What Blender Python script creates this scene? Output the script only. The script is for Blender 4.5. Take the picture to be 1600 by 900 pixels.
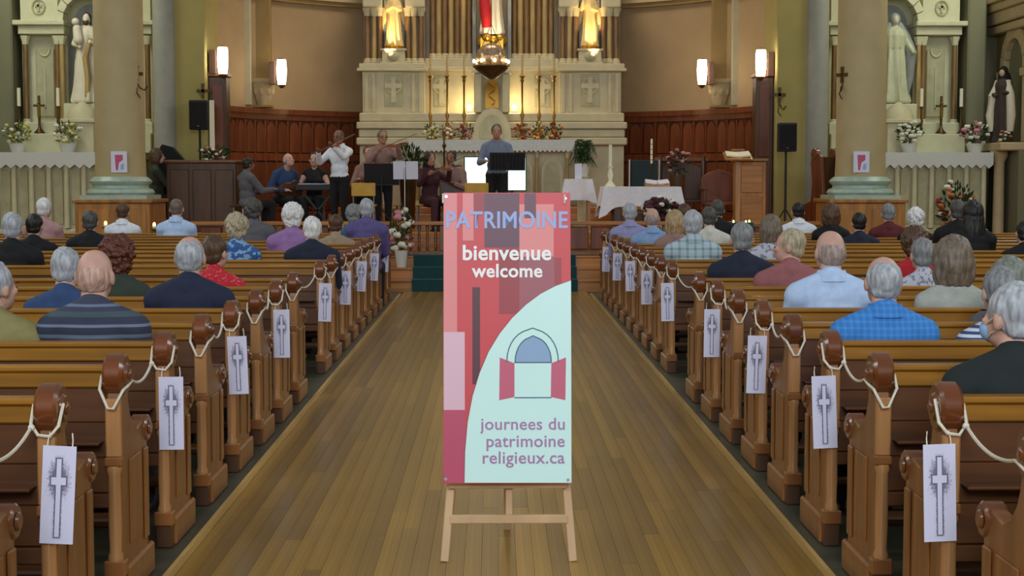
import bpy, bmesh, math, random
from mathutils import Vector, Matrix, Euler, noise as mnoise
random.seed(7)
PI = math.pi
SC = bpy.context.scene
COL = SC.collection
for o in list(bpy.data.objects):
    bpy.data.objects.remove(o)

# ------------------------------------------------------------------ camera
F = 2400.0
cam_d = bpy.data.cameras.new('camera'); cam = bpy.data.objects.new('camera', cam_d); COL.objects.link(cam)
cam_d.lens = F / 1600 * 36; cam_d.sensor_width = 36; cam_d.clip_end = 200
CAM = Vector((-0.02, 0, 1.68)); cam.location = CAM
cam.rotation_euler = (PI / 2 - math.atan(168 / F), 0, -math.atan(28 / F))
SC.camera = cam
CR = Euler(cam.rotation_euler).to_matrix()
def P(px, py, Y):
    d = CR @ Vector(((px - 800) / F, -(py - 450) / F, -1)); return CAM + d * (Y / d.y)
def PX(px, Y, py=400): return P(px, py, Y).x
def PZ(py, Y): return P(772, py, Y).z

# ------------------------------------------------------------------ world, daylight, exposure
def lin(c):
    return tuple(((v / 255) / 12.92 if v / 255 <= .04045 else ((v / 255 + .055) / 1.055) ** 2.4) for v in c)
W = bpy.data.worlds.new('world'); SC.world = W; W.use_nodes = True
bg = W.node_tree.nodes['Background']; bg.inputs[0].default_value = (.93, .95, .92, 1); bg.inputs[1].default_value = .13
vs = SC.view_settings; vs.view_transform = 'Standard'; vs.look = 'None'; vs.gamma = 1; vs.exposure = 0.75
vs.use_curve_mapping = False
SC.cycles.use_denoising = True; SC.cycles.max_bounces = 6; SC.cycles.caustics_reflective = False; SC.cycles.caustics_refractive = False
SC.cycles.sample_clamp_indirect = 4
OFF0 = -.06
def area(name, loc, target, sx, sy, power, color):
    l = bpy.data.lights.new(name, 'AREA'); l.shape = 'RECTANGLE'; l.size = sx; l.size_y = sy; l.energy = power; l.color = color
    o = bpy.data.objects.new(name, l); COL.objects.link(o); o.location = loc
    o.rotation_euler = (Vector(target) - Vector(loc)).to_track_quat('-Z', 'Y').to_euler(); return o
# daylight through the tall nave windows, set in the side walls, and the big window over the entrance
for i, y in enumerate((1.5, 7.0, 12.5, 18.0)):
    for s in (-1, 1):
        area('nave_window_light', (s * 9.15, y, 5.6), (s * 3.0, y + 1.5, 1.0), 1.8, 4.2, 128, (.86, .93, 1))
area('entrance_window_light', (0, -6.0, 6.0), (0, 12, .8), 4.5, 4.5, 640, (.88, .95, 1))
for s in (-1, 1):
    area('transept_window_light', (s * 9.1, 25.2, 7.0), (s * 6.8, 27.5, 3.0), 1.6, 3.0, 110, (.95, 1, .82))
area('sanctuary_ceiling_light', (OFF0, 28.2, 8.8), (OFF0, 29.2, 3), 3.2, 1.6, 100, (1, .80, .56))
def point(name, loc, power, color, r=.05, spot=None, target=None):
    l = bpy.data.lights.new(name, 'SPOT' if spot else 'POINT'); l.energy = power; l.color = color; l.shadow_soft_size = r
    o = bpy.data.objects.new(name, l); COL.objects.link(o); o.location = loc
    if spot:
        l.spot_size = spot; l.spot_blend = .6
        o.rotation_euler = (Vector(target) - Vector(loc)).to_track_quat('-Z', 'Y').to_euler()
    return o

# ------------------------------------------------------------------ materials
MATS = {}
def newmat(name):
    m = bpy.data.materials.new(name); m.use_nodes = True; MATS[name] = m
    nt = m.node_tree; return m, nt, nt.nodes['Principled BSDF']
def mat(name, rgb, rough=.6, metal=0, var=.12, scale=6, bump=0, emit=0, coat=0, stretch=(1, 1, 1), rnd=0, sheen=0):
    m, nt, b = newmat(name); N = nt.nodes; L = nt.links
    b.inputs['Roughness'].default_value = rough; b.inputs['Metallic'].default_value = metal
    b.inputs['Coat Weight'].default_value = coat; b.inputs['Coat Roughness'].default_value = .2
    b.inputs['Sheen Weight'].default_value = sheen
    c = lin(rgb)
    tc = N.new('ShaderNodeTexCoord'); mp = N.new('ShaderNodeMapping'); mp.inputs['Scale'].default_value = stretch
    L.new(tc.outputs['Object'], mp.inputs[0])
    nz = N.new('ShaderNodeTexNoise'); nz.inputs['Scale'].default_value = scale; nz.inputs['Detail'].default_value = 5
    L.new(mp.outputs[0], nz.inputs['Vector'])
    rp = N.new('ShaderNodeValToRGB'); rp.color_ramp.elements[0].position = .3; rp.color_ramp.elements[1].position = .7
    rp.color_ramp.elements[0].color = (*[v * (1 - var) for v in c], 1); rp.color_ramp.elements[1].color = (*[min(1, v * (1 + var)) for v in c], 1)
    L.new(nz.outputs[0], rp.inputs[0]); out = rp.outputs[0]
    if rnd:
        oi = N.new('ShaderNodeObjectInfo'); hs = N.new('ShaderNodeHueSaturation'); mr = N.new('ShaderNodeMapRange')
        mr.inputs[3].default_value = 1 - rnd; mr.inputs[4].default_value = 1 + rnd
        L.new(oi.outputs['Random'], mr.inputs[0]); L.new(mr.outputs[0], hs.inputs['Value']); L.new(out, hs.inputs['Color']); out = hs.outputs[0]
    L.new(out, b.inputs['Base Color'])
    if bump:
        bp = N.new('ShaderNodeBump'); bp.inputs['Strength'].default_value = bump; bp.inputs['Distance'].default_value = .01
        L.new(nz.outputs[0], bp.inputs['Height']); L.new(bp.outputs[0], b.inputs['Normal'])
    if emit:
        b.inputs['Emission Color'].default_value = (*c, 1); b.inputs['Emission Strength'].default_value = emit
    return m
class V:                                          # tiny node-math wrapper
    nt = None
    def __init__(s, k): s.k = k
    @staticmethod
    def op(o, *a):
        n = V.nt.nodes.new('ShaderNodeMath'); n.operation = o
        for i, x in enumerate(a):
            if isinstance(x, V): V.nt.links.new(x.k, n.inputs[i])
            else: n.inputs[i].default_value = x
        return V(n.outputs[0])
    def __add__(s, o): return V.op('ADD', s, o)
    def __sub__(s, o): return V.op('SUBTRACT', s, o)
    def __mul__(s, o): return V.op('MULTIPLY', s, o)
    def abs(s): return V.op('ABSOLUTE', s)
    def lt(s, o): return V.op('LESS_THAN', s, o)
    def gt(s, o): return V.op('GREATER_THAN', s, o)
    def max(s, o): return V.op('MAXIMUM', s, o)
    def min(s, o): return V.op('MINIMUM', s, o)
    def sin(s): return V.op('SINE', s)
    def clamp(s): return V.op('MINIMUM', V.op('MAXIMUM', s, 0.0), 1.0)
def xyz(nt):
    tc = nt.nodes.new('ShaderNodeTexCoord'); sp = nt.nodes.new('ShaderNodeSeparateXYZ'); nt.links.new(tc.outputs['Object'], sp.inputs[0])
    V.nt = nt; return [V(o) for o in sp.outputs], tc
def mixc(nt, fac, a, b):
    n = nt.nodes.new('ShaderNodeMix'); n.data_type = 'RGBA'
    nt.links.new(fac.k, n.inputs[0])
    for i, c in ((6, a), (7, b)):
        if isinstance(c, tuple): n.inputs[i].default_value = (*lin(c), 1)
        else: nt.links.new(c, n.inputs[i])
    return n.outputs[2]
def noise_v(nt, tc, scale, detail=3):
    n = nt.nodes.new('ShaderNodeTexNoise'); n.inputs['Scale'].default_value = scale; n.inputs['Detail'].default_value = detail
    nt.links.new(tc.outputs['Object'], n.inputs['Vector']); return V(n.outputs[0])
def wood(name, rgb, rough=.4, var=.3, axis='Y', rnd=.12, coat=.3, scale=14):
    st = {'X': (.08, 1, 1), 'Y': (1, .08, 1), 'Z': (1, 1, .08)}[axis]
    return mat(name, rgb, rough, var=var, scale=scale, stretch=st, rnd=rnd, coat=coat, bump=.08)
def striped(name, bands, period, axis=2, rough=.85):
    """knit or woven cloth: horizontal bands, bands = [(start 0..1, rgb), ...]"""
    m, nt, b = newmat(name); c, tc = xyz(nt); b.inputs['Roughness'].default_value = rough
    t = V.op('FRACT', c[axis] * (1 / period))
    col = None
    rp = nt.nodes.new('ShaderNodeValToRGB'); rp.color_ramp.interpolation = 'CONSTANT'
    while len(rp.color_ramp.elements) < len(bands): rp.color_ramp.elements.new(.5)
    for e, (p, rgb) in zip(rp.color_ramp.elements, bands):
        e.position = p; e.color = (*lin(rgb), 1)
    nt.links.new(t.k, rp.inputs[0]); nt.links.new(rp.outputs[0], b.inputs['Base Color']); return m
def plaid(name, base, line, period=.06, rough=.85, w=.25):
    m, nt, b = newmat(name); c, tc = xyz(nt); b.inputs['Roughness'].default_value = rough
    a = V.op('FRACT', c[0] * (1 / period)).lt(w); d = V.op('FRACT', c[2] * (1 / period)).lt(w)
    nt.links.new(mixc(nt, (a + d) * .5, base, line), b.inputs['Base Color']); return m
def floral(name, base, spot, scale=14, thr=.5, rough=.85):
    m, nt, b = newmat(name); c, tc = xyz(nt); b.inputs['Roughness'].default_value = rough
    nz = noise_v(nt, tc, scale, 2); nt.links.new(mixc(nt, nz.gt(thr), base, spot), b.inputs['Base Color']); return m

# ------------------------------------------------------------------ mesh building
class G:
    def __init__(s): s.v = []; s.f = []
    def add(s, vs, fs):
        n = len(s.v); s.v += [tuple(v) for v in vs]; s.f += [tuple(i + n for i in f) for f in fs]; return s
    def box(s, c, d, rot=None):
        x, y, z = d[0] / 2, d[1] / 2, d[2] / 2
        vs = [Vector((a, b, e)) for e in (-z, z) for b in (-y, y) for a in (-x, x)]
        if rot is not None: vs = [rot @ v for v in vs]
        c = Vector(c)
        return s.add([v + c for v in vs], [(0, 2, 3, 1), (4, 5, 7, 6), (0, 1, 5, 4), (2, 6, 7, 3), (0, 4, 6, 2), (1, 3, 7, 5)])
    def bb(s, x0, x1, y0, y1, z0, z1): return s.box(((x0 + x1) / 2, (y0 + y1) / 2, (z0 + z1) / 2), (abs(x1 - x0), abs(y1 - y0), abs(z1 - z0)))
    def cyl(s, p0, p1, r0, r1=None, n=12):
        r1 = r0 if r1 is None else r1
        p0, p1 = Vector(p0), Vector(p1); q = (p1 - p0).to_track_quat('Z', 'Y')
        vs = []
        for p, r in ((p0, r0), (p1, r1)):
            for i in range(n):
                a = 2 * PI * i / n; vs.append(p + q @ Vector((r * math.cos(a), r * math.sin(a), 0)))
        fs = [(i, (i + 1) % n, n + (i + 1) % n, n + i) for i in range(n)]
        return s.add(vs, fs + [tuple(range(n))[::-1], tuple(range(n, 2 * n))])
    def lathe(s, prof, n=20, c=(0, 0, 0), fn=None, sx=1, sy=1, a0=0, a1=2 * PI):
        c = Vector(c); vs = []; full = abs(a1 - a0 - 2 * PI) < 1e-6; m = n if full else n + 1
        for j, (r, z) in enumerate(prof):
            for i in range(m):
                a = a0 + (a1 - a0) * i / n; k = r * (fn(a, z) if fn else 1)
                vs.append(c + Vector((k * math.cos(a) * sx, k * math.sin(a) * sy, z)))
        fs = []
        for j in range(len(prof) - 1):
            for i in range(n if full else n):
                i2 = (i + 1) % m
                fs.append((j * m + i, j * m + i2, (j + 1) * m + i2, (j + 1) * m + i))
        if full: fs += [tuple(range(m))[::-1], tuple(range((len(prof) - 1) * m, len(prof) * m))]
        return s.add(vs, fs)
    def prism(s, poly, a, b, plane='YZ'):
        mk = {'YZ': lambda p, h: (h, p[0], p[1]), 'XZ': lambda p, h: (p[0], h, p[1]), 'XY': lambda p, h: (p[0], p[1], h)}[plane]
        n = len(poly); vs = [mk(p, a) for p in poly] + [mk(p, b) for p in poly]
        return s.add(vs, [tuple(range(n))[::-1], tuple(range(n, 2 * n))] + [(i, (i + 1) % n, n + (i + 1) % n, n + i) for i in range(n)])
    def flat(s, poly, y):
        return s.add([(p[0], y, p[1]) for p in poly], [tuple(range(len(poly)))])
    def tube(s, pts, r, n=6, closed=False):
        pts = [Vector(p) for p in pts]; m = len(pts); vs = []
        up = Vector((.13, .21, 1)).normalized()
        for i, p in enumerate(pts):
            t = (pts[(i + 1) % m] - pts[i - 1]) if closed else (pts[min(i + 1, m - 1)] - pts[max(i - 1, 0)])
            t.normalize(); u = t.cross(up)
            if u.length < 1e-4: u = t.cross(Vector((1, 0, 0)))
            u.normalize(); w = t.cross(u); rr = r[i] if isinstance(r, (list, tuple)) else r
            for k in range(n):
                a = 2 * PI * k / n; vs.append(p + (u * math.cos(a) + w * math.sin(a)) * rr)
        fs = []
        for i in range(m if closed else m - 1):
            j = (i + 1) % m
            for k in range(n):
                fs.append((i * n + k, i * n + (k + 1) % n, j * n + (k + 1) % n, j * n + k))
        if not closed: fs += [tuple(range(n))[::-1], tuple(range((m - 1) * n, m * n))]
        return s.add(vs, fs)
    def ell(s, c, r, nu=16, nv=10, fn=None, rot=None):
        c = Vector(c); r = r if isinstance(r, (tuple, list)) else (r, r, r); vs = []
        for j in range(1, nv):
            t = PI * j / nv
            for i in range(nu):
                a = 2 * PI * i / nu; d = Vector((math.sin(t) * math.cos(a), math.sin(t) * math.sin(a), math.cos(t)))
                k = fn(d) if fn else 1
                v = Vector((d.x * r[0], d.y * r[1], d.z * r[2])) * k
                vs.append(c + (rot @ v if rot else v))
        kt = fn(Vector((0, 0, 1))) if fn else 1; kb = fn(Vector((0, 0, -1))) if fn else 1
        t_, b_ = Vector((0, 0, r[2] * kt)), Vector((0, 0, -r[2] * kb))
        vs += [c + (rot @ t_ if rot else t_), c + (rot @ b_ if rot else b_)]
        T = len(vs) - 2; fs = []
        for j in range(nv - 2):
            for i in range(nu):
                fs.append((j * nu + i, (j + 1) * nu + i, (j + 1) * nu + (i + 1) % nu, j * nu + (i + 1) % nu))
        fs += [(T, i, (i + 1) % nu) for i in range(nu)] + [(T + 1, (nv - 2) * nu + (i + 1) % nu, (nv - 2) * nu + i) for i in range(nu)]
        return s.add(vs, fs)
    def cap(s, p0, p1, r0, r1, n=12):
        return s.cyl(p0, p1, r0, r1, n).ell(p0, r0, n, 8).ell(p1, r1, n, 8)
    def mesh(s, name, bevel=0, smooth=35, fix=False):
        me = bpy.data.meshes.new(name); me.from_pydata(s.v, [], s.f)
        if bevel or fix:
            bm = bmesh.new(); bm.from_mesh(me)
            bmesh.ops.recalc_face_normals(bm, faces=bm.faces)
            if bevel: bmesh.ops.bevel(bm, geom=[e for e in bm.edges if len(e.link_faces) == 2 and e.calc_face_angle(0) > .6], offset=bevel, segments=1, affect='EDGES', clamp_overlap=True)
            bm.to_mesh(me); bm.free()
        if smooth:
            me.shade_smooth(); me.set_sharp_from_angle(angle=math.radians(smooth))
        return me
    def obj(s, name, m, parent=None, bevel=0, smooth=35, loc=None, rz=0, fix=False):
        return ob(name, s.mesh(name, bevel, smooth, fix), m, parent, loc, rz)
def ob(name, me, m, parent=None, loc=None, rz=0):
    o = bpy.data.objects.new(name, me); COL.objects.link(o)
    m = MATS[m] if isinstance(m, str) else m
    if me is not None and m is not None:
        if len(me.materials) == 0: me.materials.append(m)
        elif me.materials[0] != m:
            o.material_slots[0].link = 'OBJECT'; o.material_slots[0].material = m
    if parent: o.parent = parent
    if loc is not None: o.location = loc
    if rz: o.rotation_euler = (0, 0, rz)
    return o
def tag(o, label, cat, group=None):
    o['label'] = label; o['category'] = cat
    if group: o['group'] = group
    return o
def thing(name, label, cat, loc=(0, 0, 0), rz=0, group=None):
    o = bpy.data.objects.new(name, None); COL.objects.link(o); o.location = loc; o.rotation_euler = (0, 0, rz); o.empty_display_size = .1
    return tag(o, label, cat, group)
def struct(o, kind='structure'): o['kind'] = kind; return o
def copytree(o, parent=None):
    c = o.copy(); COL.objects.link(c)
    if parent: c.parent = parent
    for ch in list(o.children): copytree(ch, c)
    return c
ORD = 'first second third fourth fifth sixth seventh eighth ninth tenth eleventh twelfth thirteenth fourteenth fifteenth sixteenth seventeenth eighteenth nineteenth'.split()

# materials used widely
wood('floor_wood', (140, 106, 36), .33, .3, 'Y', .3, .25, 9)
wood('pew_wood', (154, 104, 30), .38, .3, 'X', .08, .4)
wood('pew_end_wood', (134, 84, 42), .36, .3, 'Z', .08, .45)
wood('pew_scroll_wood', (106, 56, 26), .22, .25, 'X', .1, .8)
wood('pew_post_wood', (176, 126, 80), .3, .25, 'Z', .08, .5)
wood('pew_wood_shaded', (88, 50, 20), .45, .3, 'X', .08, .3)  # pew wood darkened, shade behind the pews put into the colour
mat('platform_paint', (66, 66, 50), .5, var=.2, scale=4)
wood('trim_wood', (196, 160, 96), .35, .2, 'Y')
wood('wainscot_wood', (112, 54, 24), .45, .35, 'Z', .15, .25)
wood('dark_wood', (78, 48, 26), .45, .3, 'Z', .1, .25)
wood('step_wood', (172, 112, 50), .4, .3, 'X', .1, .3)
wood('rail_wood', (112, 72, 36), .4, .3, 'Z', .1, .3)
wood('gold_wood', (168, 112, 52), .4, .3, 'Z', .1, .3)
mat('teal_nosing', (64, 104, 102), .7); mat('teal_carpet', (18, 62, 64), .95, var=.2, scale=60, bump=.3)
mat('cream_wall', (172, 146, 110), .85, var=.06, scale=2)
mat('cream_trim', (196, 176, 138), .7, var=.05)
mat('tan_pilaster', (160, 132, 82), .8, var=.06)
mat('olive_wall', (170, 156, 96), .85, var=.07, scale=2)
mat('grey_wall', (124, 122, 96), .85, var=.07, scale=2)
mat('grey_pilaster', (150, 148, 138), .7, var=.06)
mat('column_paint', (184, 164, 122), .7, var=.06, scale=3)
mat('base_marble', (168, 186, 172), .4, var=.12, scale=10)
mat('altar_white', (198, 188, 154), .55, var=.08, scale=5)
mat('side_altar_white', (204, 200, 166), .55, var=.07, scale=5)
mat('relief_green', (176, 172, 138), .6, var=.12)
mat('marble_brown', (124, 92, 50), .35, var=.35, scale=12, stretch=(1, 1, .2))
mat('marble_gold', (172, 144, 88), .35, var=.25, scale=12, stretch=(1, 1, .2))
mat('niche_grey', (146, 150, 146), .7)
mat('gold', (204, 158, 62), .32, .85, var=.15)
mat('brass', (150, 112, 48), .35, .85, var=.15)
mat('bronze', (92, 72, 44), .4, .8, var=.15)
mat('black_plastic', (20, 21, 24), .55, var=.1)
mat('black_cloth', (20, 20, 24), .9, var=.15, scale=30)
mat('chrome', (170, 172, 176), .3, .9, var=.05)
mat('white_cloth', (232, 228, 234), .85, var=.05, bump=.1, scale=20)
mat('lace', (206, 208, 204), .85, var=.12, scale=60)
mat('candle_wax', (232, 226, 200), .5, var=.04); mat('candle_ivory', (196, 164, 110), .5, var=.1)
mat('paper', (222, 220, 238), .75, var=.02)
mat('rope', (222, 214, 196), .8, var=.12, scale=120, bump=.2)
mat('leaf', (40, 70, 30), .6, var=.4, scale=20)
mat('leaf_light', (120, 132, 70), .6, var=.4, scale=20)
mat('flower_white', (226, 224, 206), .7, var=.1)
mat('flower_yellow', (206, 196, 120), .7, var=.15)
mat('flower_red', (150, 32, 40), .7, var=.3)
mat('flower_pink', (196, 130, 140), .7, var=.2)
mat('flower_orange', (186, 110, 50), .7, var=.3)
mat('flower_dark', (66, 30, 36), .8, var=.3)
mat('pot_white', (216, 214, 206), .4, var=.05)
mat('lamp_glow', (255, 238, 206), .4, emit=7)
mat('bulb_glow', (255, 226, 160), .4, emit=14)
mat('flame', (255, 190, 90), .4, emit=9)
mat('screen_glow', (214, 255, 250), .4, emit=1.1, var=.01)
mat('eye_dark', (30, 24, 22), .3)
mat('stool_yellow', (196, 150, 44), .5, var=.12)
mat('violin_wood', (170, 84, 30), .3, var=.3, coat=.6)
mat('easel_wood', (206, 172, 132), .5, var=.12, scale=10, stretch=(1, 1, .1))

# ------------------------------------------------------------------ the setting
PLAT = .035; SF = .83; RF = .51
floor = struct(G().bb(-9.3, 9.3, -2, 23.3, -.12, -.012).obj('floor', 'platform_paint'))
plank_me = G().box((0, 0, 0), (1, 1, 1)).mesh('plank', smooth=0)
nx = 36; pw = 2.76 / nx
for i in range(nx):
    y = 2.6 + random.random() * 1.4 - 1.2; x = -1.38 + pw * (i + .5)
    while y < 23.3:
        L = random.choice((2.0, 2.6, 3.1, 3.6)); y1 = min(23.3, y + L)
        if 23.3 - y1 < .7: y1 = 23.3
        p = ob('plank', plank_me, 'floor_wood', floor, (x, (y + y1) / 2, -.0065)); p.scale = (pw - .0016, y1 - y - .002, .012)
        y = y1
for s, side in ((-1, 'left'), (1, 'right')):
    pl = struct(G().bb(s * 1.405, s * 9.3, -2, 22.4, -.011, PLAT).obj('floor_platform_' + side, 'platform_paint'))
    struct(G().bb(s * 1.383, s * 1.404, -2, 22.4, -.011, PLAT + .002).obj('trim_%d' % (1 if s < 0 else 2), 'trim_wood'))
    w = struct(G().bb(s * 9.3, s * 9.5, -2, 29.2, -.1, 9.5).obj('wall_' + side, 'olive_wall'))
# steps up to the sanctuary: three, each a tread with its riser
st = struct(bpy.data.objects.new('sanctuary_steps', None)); COL.objects.link(st)
for k in range(3):
    y0 = 23.3 + k * .3; z = .17 * (k + 1)
    G().bb(-5.2, 5.2, y0, y0 + .3 if k < 2 else 24.9, z - .17 - (0 if k else .1), z - .03).obj('riser', 'step_wood', st)
    G().bb(-5.2, 5.2, y0 - .025, y0 + .3 if k < 2 else 24.9, z - .03, z).obj('tread', 'step_wood', st, bevel=.006)
ru = thing('stair_carpet', 'dark teal carpet running up the wooden sanctuary steps behind the banner', 'carpet', (0, 23.3, 0))
for k in range(3):
    z = .17 * (k + 1); y0 = k * .3
    G().bb(-1.27, 1.25, y0 - .037, y0 - .025, z - .17, z + .01).bb(-1.27, 1.25, y0 - .025, y0 + .27 if k < 2 else .8 + .5, z + .0005, z + .011).obj('carpet_fold', 'teal_carpet', ru)
    G().bb(-1.27, 1.25, y0 - .041, y0 - .0, z + .011, z + .015).obj('nosing', 'teal_nosing', ru)
for k, (y0, z) in enumerate(((24.9, .67), (25.15, SF))):
    struct(G().bb(-5.2, 5.2, y0, 25.15 if k == 0 else 33, z - .16, z).obj('floor_sanctuary' if k else 'floor_sanctuary_step', 'step_wood', bevel=.005))
for s, side in ((-1, 'left'), (1, 'right')):
    struct(G().bb(s * 5.2, s * 9.3, 23.9, 30, -.1, .55).obj('floor_chapel_' + side, 'step_wood'))
    struct(G().bb(s * 5.2, s * 6.2, 25.15, 26.8, .55, SF).obj('floor_sanctuary_wing_' + side, 'step_wood', bevel=.005))
    # rear wall of the side chapel, the olive sanctuary pier and its grey half column
    struct(G().bb(s * 5.3, s * 9.3, 28.6, 28.9, 0, 9.5).obj('wall_chapel_' + side, 'grey_wall'))
    struct(G().bb(s * 4.98, s * 5.62, 27.0, 28.6, 0, 9.5).obj('wall_pier_' + side, 'olive_wall', bevel=.02))
    struct(G().lathe([(.25, .5), (.25, .62), (.22, .7), (.205, .75), (.19, 9.5)], 24, (s * 5.7, 27.05, 0)).obj('column_half_' + side, 'grey_pilaster'))
    struct(G().bb(s * 8.62, s * 8.96, 27.95, 28.6, 0, 9.5).obj('column_chapel_' + side, 'grey_wall', bevel=.03))
    # the big round nave column on its panelled wooden pedestal
    cx = s * 5.88
    col = struct(bpy.data.objects.new('column_nave_' + side, None)); COL.objects.link(col); col.location = (cx, 24.5, 0)
    G().lathe([(.4, 1.74), (.39, 2.0), (.385, 4), (.36, 9.5)], 40).obj('shaft', 'column_paint', col)
    G().bb(-.52, .52, -.52, .52, 1.39, 1.45).lathe([(.5, 1.45), (.53, 1.49), (.5, 1.54), (.44, 1.56), (.43, 1.6), (.48, 1.64), (.49, 1.67), (.45, 1.71), (.41, 1.74)], 40).obj('base_moulding', 'base_marble', col)
    G().bb(-.58, .58, -.58, .58, 0, 1.33).obj('pedestal', 'gold_wood', col, bevel=.01)
    G().bb(-.62, .62, -.62, .62, 1.33, 1.39).obj('pedestal_cap', 'gold_wood', col, bevel=.012)
    for a in (-.29, .29):
        G().bb(a - .24, a + .24, -.6, -.575, .3, 1.24).obj('pedestal_panel', 'gold_wood', col, bevel=.01)
# curved apse wall with its cornice
AA, AB, AY = 5.06, 4.25, 27.5
def apse(x, off=0):                                # y of the apse wall at x
    return AY + (AB - off) * math.sqrt(max(0, 1 - (x / (AA - off)) ** 2))
def apse_pt(t, off=0): return Vector(((AA - off) * math.cos(t), AY + (AB - off) * math.sin(t), 0))
def apse_band(off0, off1, z0, z1, n=64, t0=0.0, t1=PI):
    g = G(); vs = []; fs = []
    for i in range(n + 1):
        t = t0 + (t1 - t0) * i / n; a, b = apse_pt(t, off0), apse_pt(t, off1)
        vs += [(a.x, a.y, z0), (b.x, b.y, z0), (b.x, b.y, z1), (a.x, a.y, z1)]
    for i in range(n):
        k = 4 * i
        for j in range(4): fs.append((k + j, k + (j + 1) % 4, k + 4 + (j + 1) % 4, k + 4 + j))
    fs += [(0, 1, 2, 3), (4 * n, 4 * n + 3, 4 * n + 2, 4 * n + 1)]
    return g.add(vs, fs)
struct(apse_band(-.2, 0, 0, 9.5).obj('wall_apse', 'cream_wall', fix=True))
struct(apse_band(0, .1, 5.12, 5.2).obj('trim_3', 'tan_pilaster', fix=True))
struct(apse_band(0, .16, 5.2, 5.42).obj('trim_4', 'cream_trim', fix=True))
wa = struct(apse_band(0, .06, SF, 2.95).obj('wall_apse_wainscot', 'dark_wood', fix=True))
apse_band(.0, .14, 2.95, 3.05).obj('cap_moulding', 'wainscot_wood', wa, fix=True)
apse_band(.06, .11, 2.84, 2.95).obj('frieze', 'wainscot_wood', wa, fix=True)
apse_band(.06, .12, 2.06, 2.2).obj('middle_rail', 'wainscot_wood', wa, fix=True)
apse_band(.06, .12, SF, SF + .25).obj('plinth', 'wainscot_wood', wa, fix=True)
def arch_poly(w, z0, z1, n=6):
    h = w * .75; zs = z1 - h; p = [(-w / 2, z0), (w / 2, z0)]
    for i in range(n + 1): a = PI / 2 * i / n; p.append((w / 2 * math.cos(a), zs + h * math.sin(a)))
    for i in range(1, n + 1): a = PI / 2 * i / n; p.append((-w / 2 * math.sin(a), zs + h * math.cos(a)))
    return p
up_me = G().prism(arch_poly(.24, 2.22, 2.8), -.03, .03, 'XZ').mesh('panel', fix=True)
lo_me = G().prism([(-.13, 1.1), (.13, 1.1), (.13, 2.02), (-.13, 2.02)], -.025, .025, 'XZ').mesh('panel', bevel=.008)
stile_me = G().box((0, 0, 1.95), (.045, .05, 1.75)).mesh('stile', smooth=0)
t = .12
while t < PI - .1:
    p = apse_pt(t, .09)
    if abs(p.x) > 2.3:
        tx, ty = -(AA) * math.sin(t), AB * math.cos(t); rz = math.atan2(ty, tx)
        ob('panel', up_me, 'wainscot_wood', wa, p, rz); ob('panel', lo_me, 'wainscot_wood', wa, p, rz)
        q = apse_pt(t + .035, .09); ob('stile', stile_me, 'wainscot_wood', wa, q, rz)
    t += .31 / math.hypot(AA * math.sin(t), AB * math.cos(t))
for s, k in ((-1, 5), (1, 6)):
    # pilaster strip on the apse wall ending in a carved corbel, and the timber jamb of the choir
    x = s * 4.36; y = apse(x, .02); rz = math.atan2(-s * .9, 1)
    g = thing('wall_corbel', 'white carved corbel under the %s pilaster of the apse wall' % ('left' if s < 0 else 'right'), 'corbel', (x, y - .1, 3.07), 0)
    G().box((0, 0, .5), (.46, .34, .08)).obj('abacus', 'cream_trim', g, bevel=.01)
    G().lathe([(.1, .04), (.13, .1), (.16, .2), (.2, .34), (.22, .44), (.2, .46)], 18, fn=lambda a, z: 1 + .09 * math.cos(8 * a)).obj('bell', 'cream_trim', g)
    G().box((0, 0, .02), (.36, .3, .05)).obj('foot_block', 'tan_pilaster', g, bevel=.008)
    for i in range(5):
        a = PI + PI * i / 4
        G().ell((.17 * math.cos(a), .17 * math.sin(a), .3), (.05, .05, .08), 8, 6).obj('leaf_scroll', 'cream_trim', g)
    struct(G().box((0, 0, 6.55), (.3, .22, 5.9)).obj('trim_%d' % k, 'tan_pilaster', loc=(x, y - .04, 0), bevel=.01))
    struct(G().box((0, 0, 6.3), (.15, .14, 6.4)).obj('trim_%d' % (k + 2), 'altar_white', loc=(x + s * .25, y - .38, 0), bevel=.01))
    jb = struct(G().bb(s * 4.66, s * 4.97, 27.2, 27.6, SF, 3.5).obj('trim_%d' % (k + 4), 'dark_wood', bevel=.015))
    G().bb(s * 4.63, s * 4.99, 27.17, 27.62, 3.5, 3.58).obj('cap_moulding', 'rail_wood', jb, bevel=.01)
    for z0, z1 in ((1.0, 1.95), (2.1, 3.35)):
        G().bb(s * 4.72, s * 4.91, 27.18, 27.205, z0, z1).obj('panel', 'wainscot_wood', jb, bevel=.008)

OFF = -.06                                         # the chancel axis lies a little left of the aisle axis
for o in list(COL.objects):
    if o.parent is None and o.type in ('MESH', 'EMPTY') and any(w_ in o.name for w_ in ('apse', 'pier', 'column', 'trim_', 'corbel')) and o.name not in ('trim_1', 'trim_2'):
        o.location.x += OFF

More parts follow.
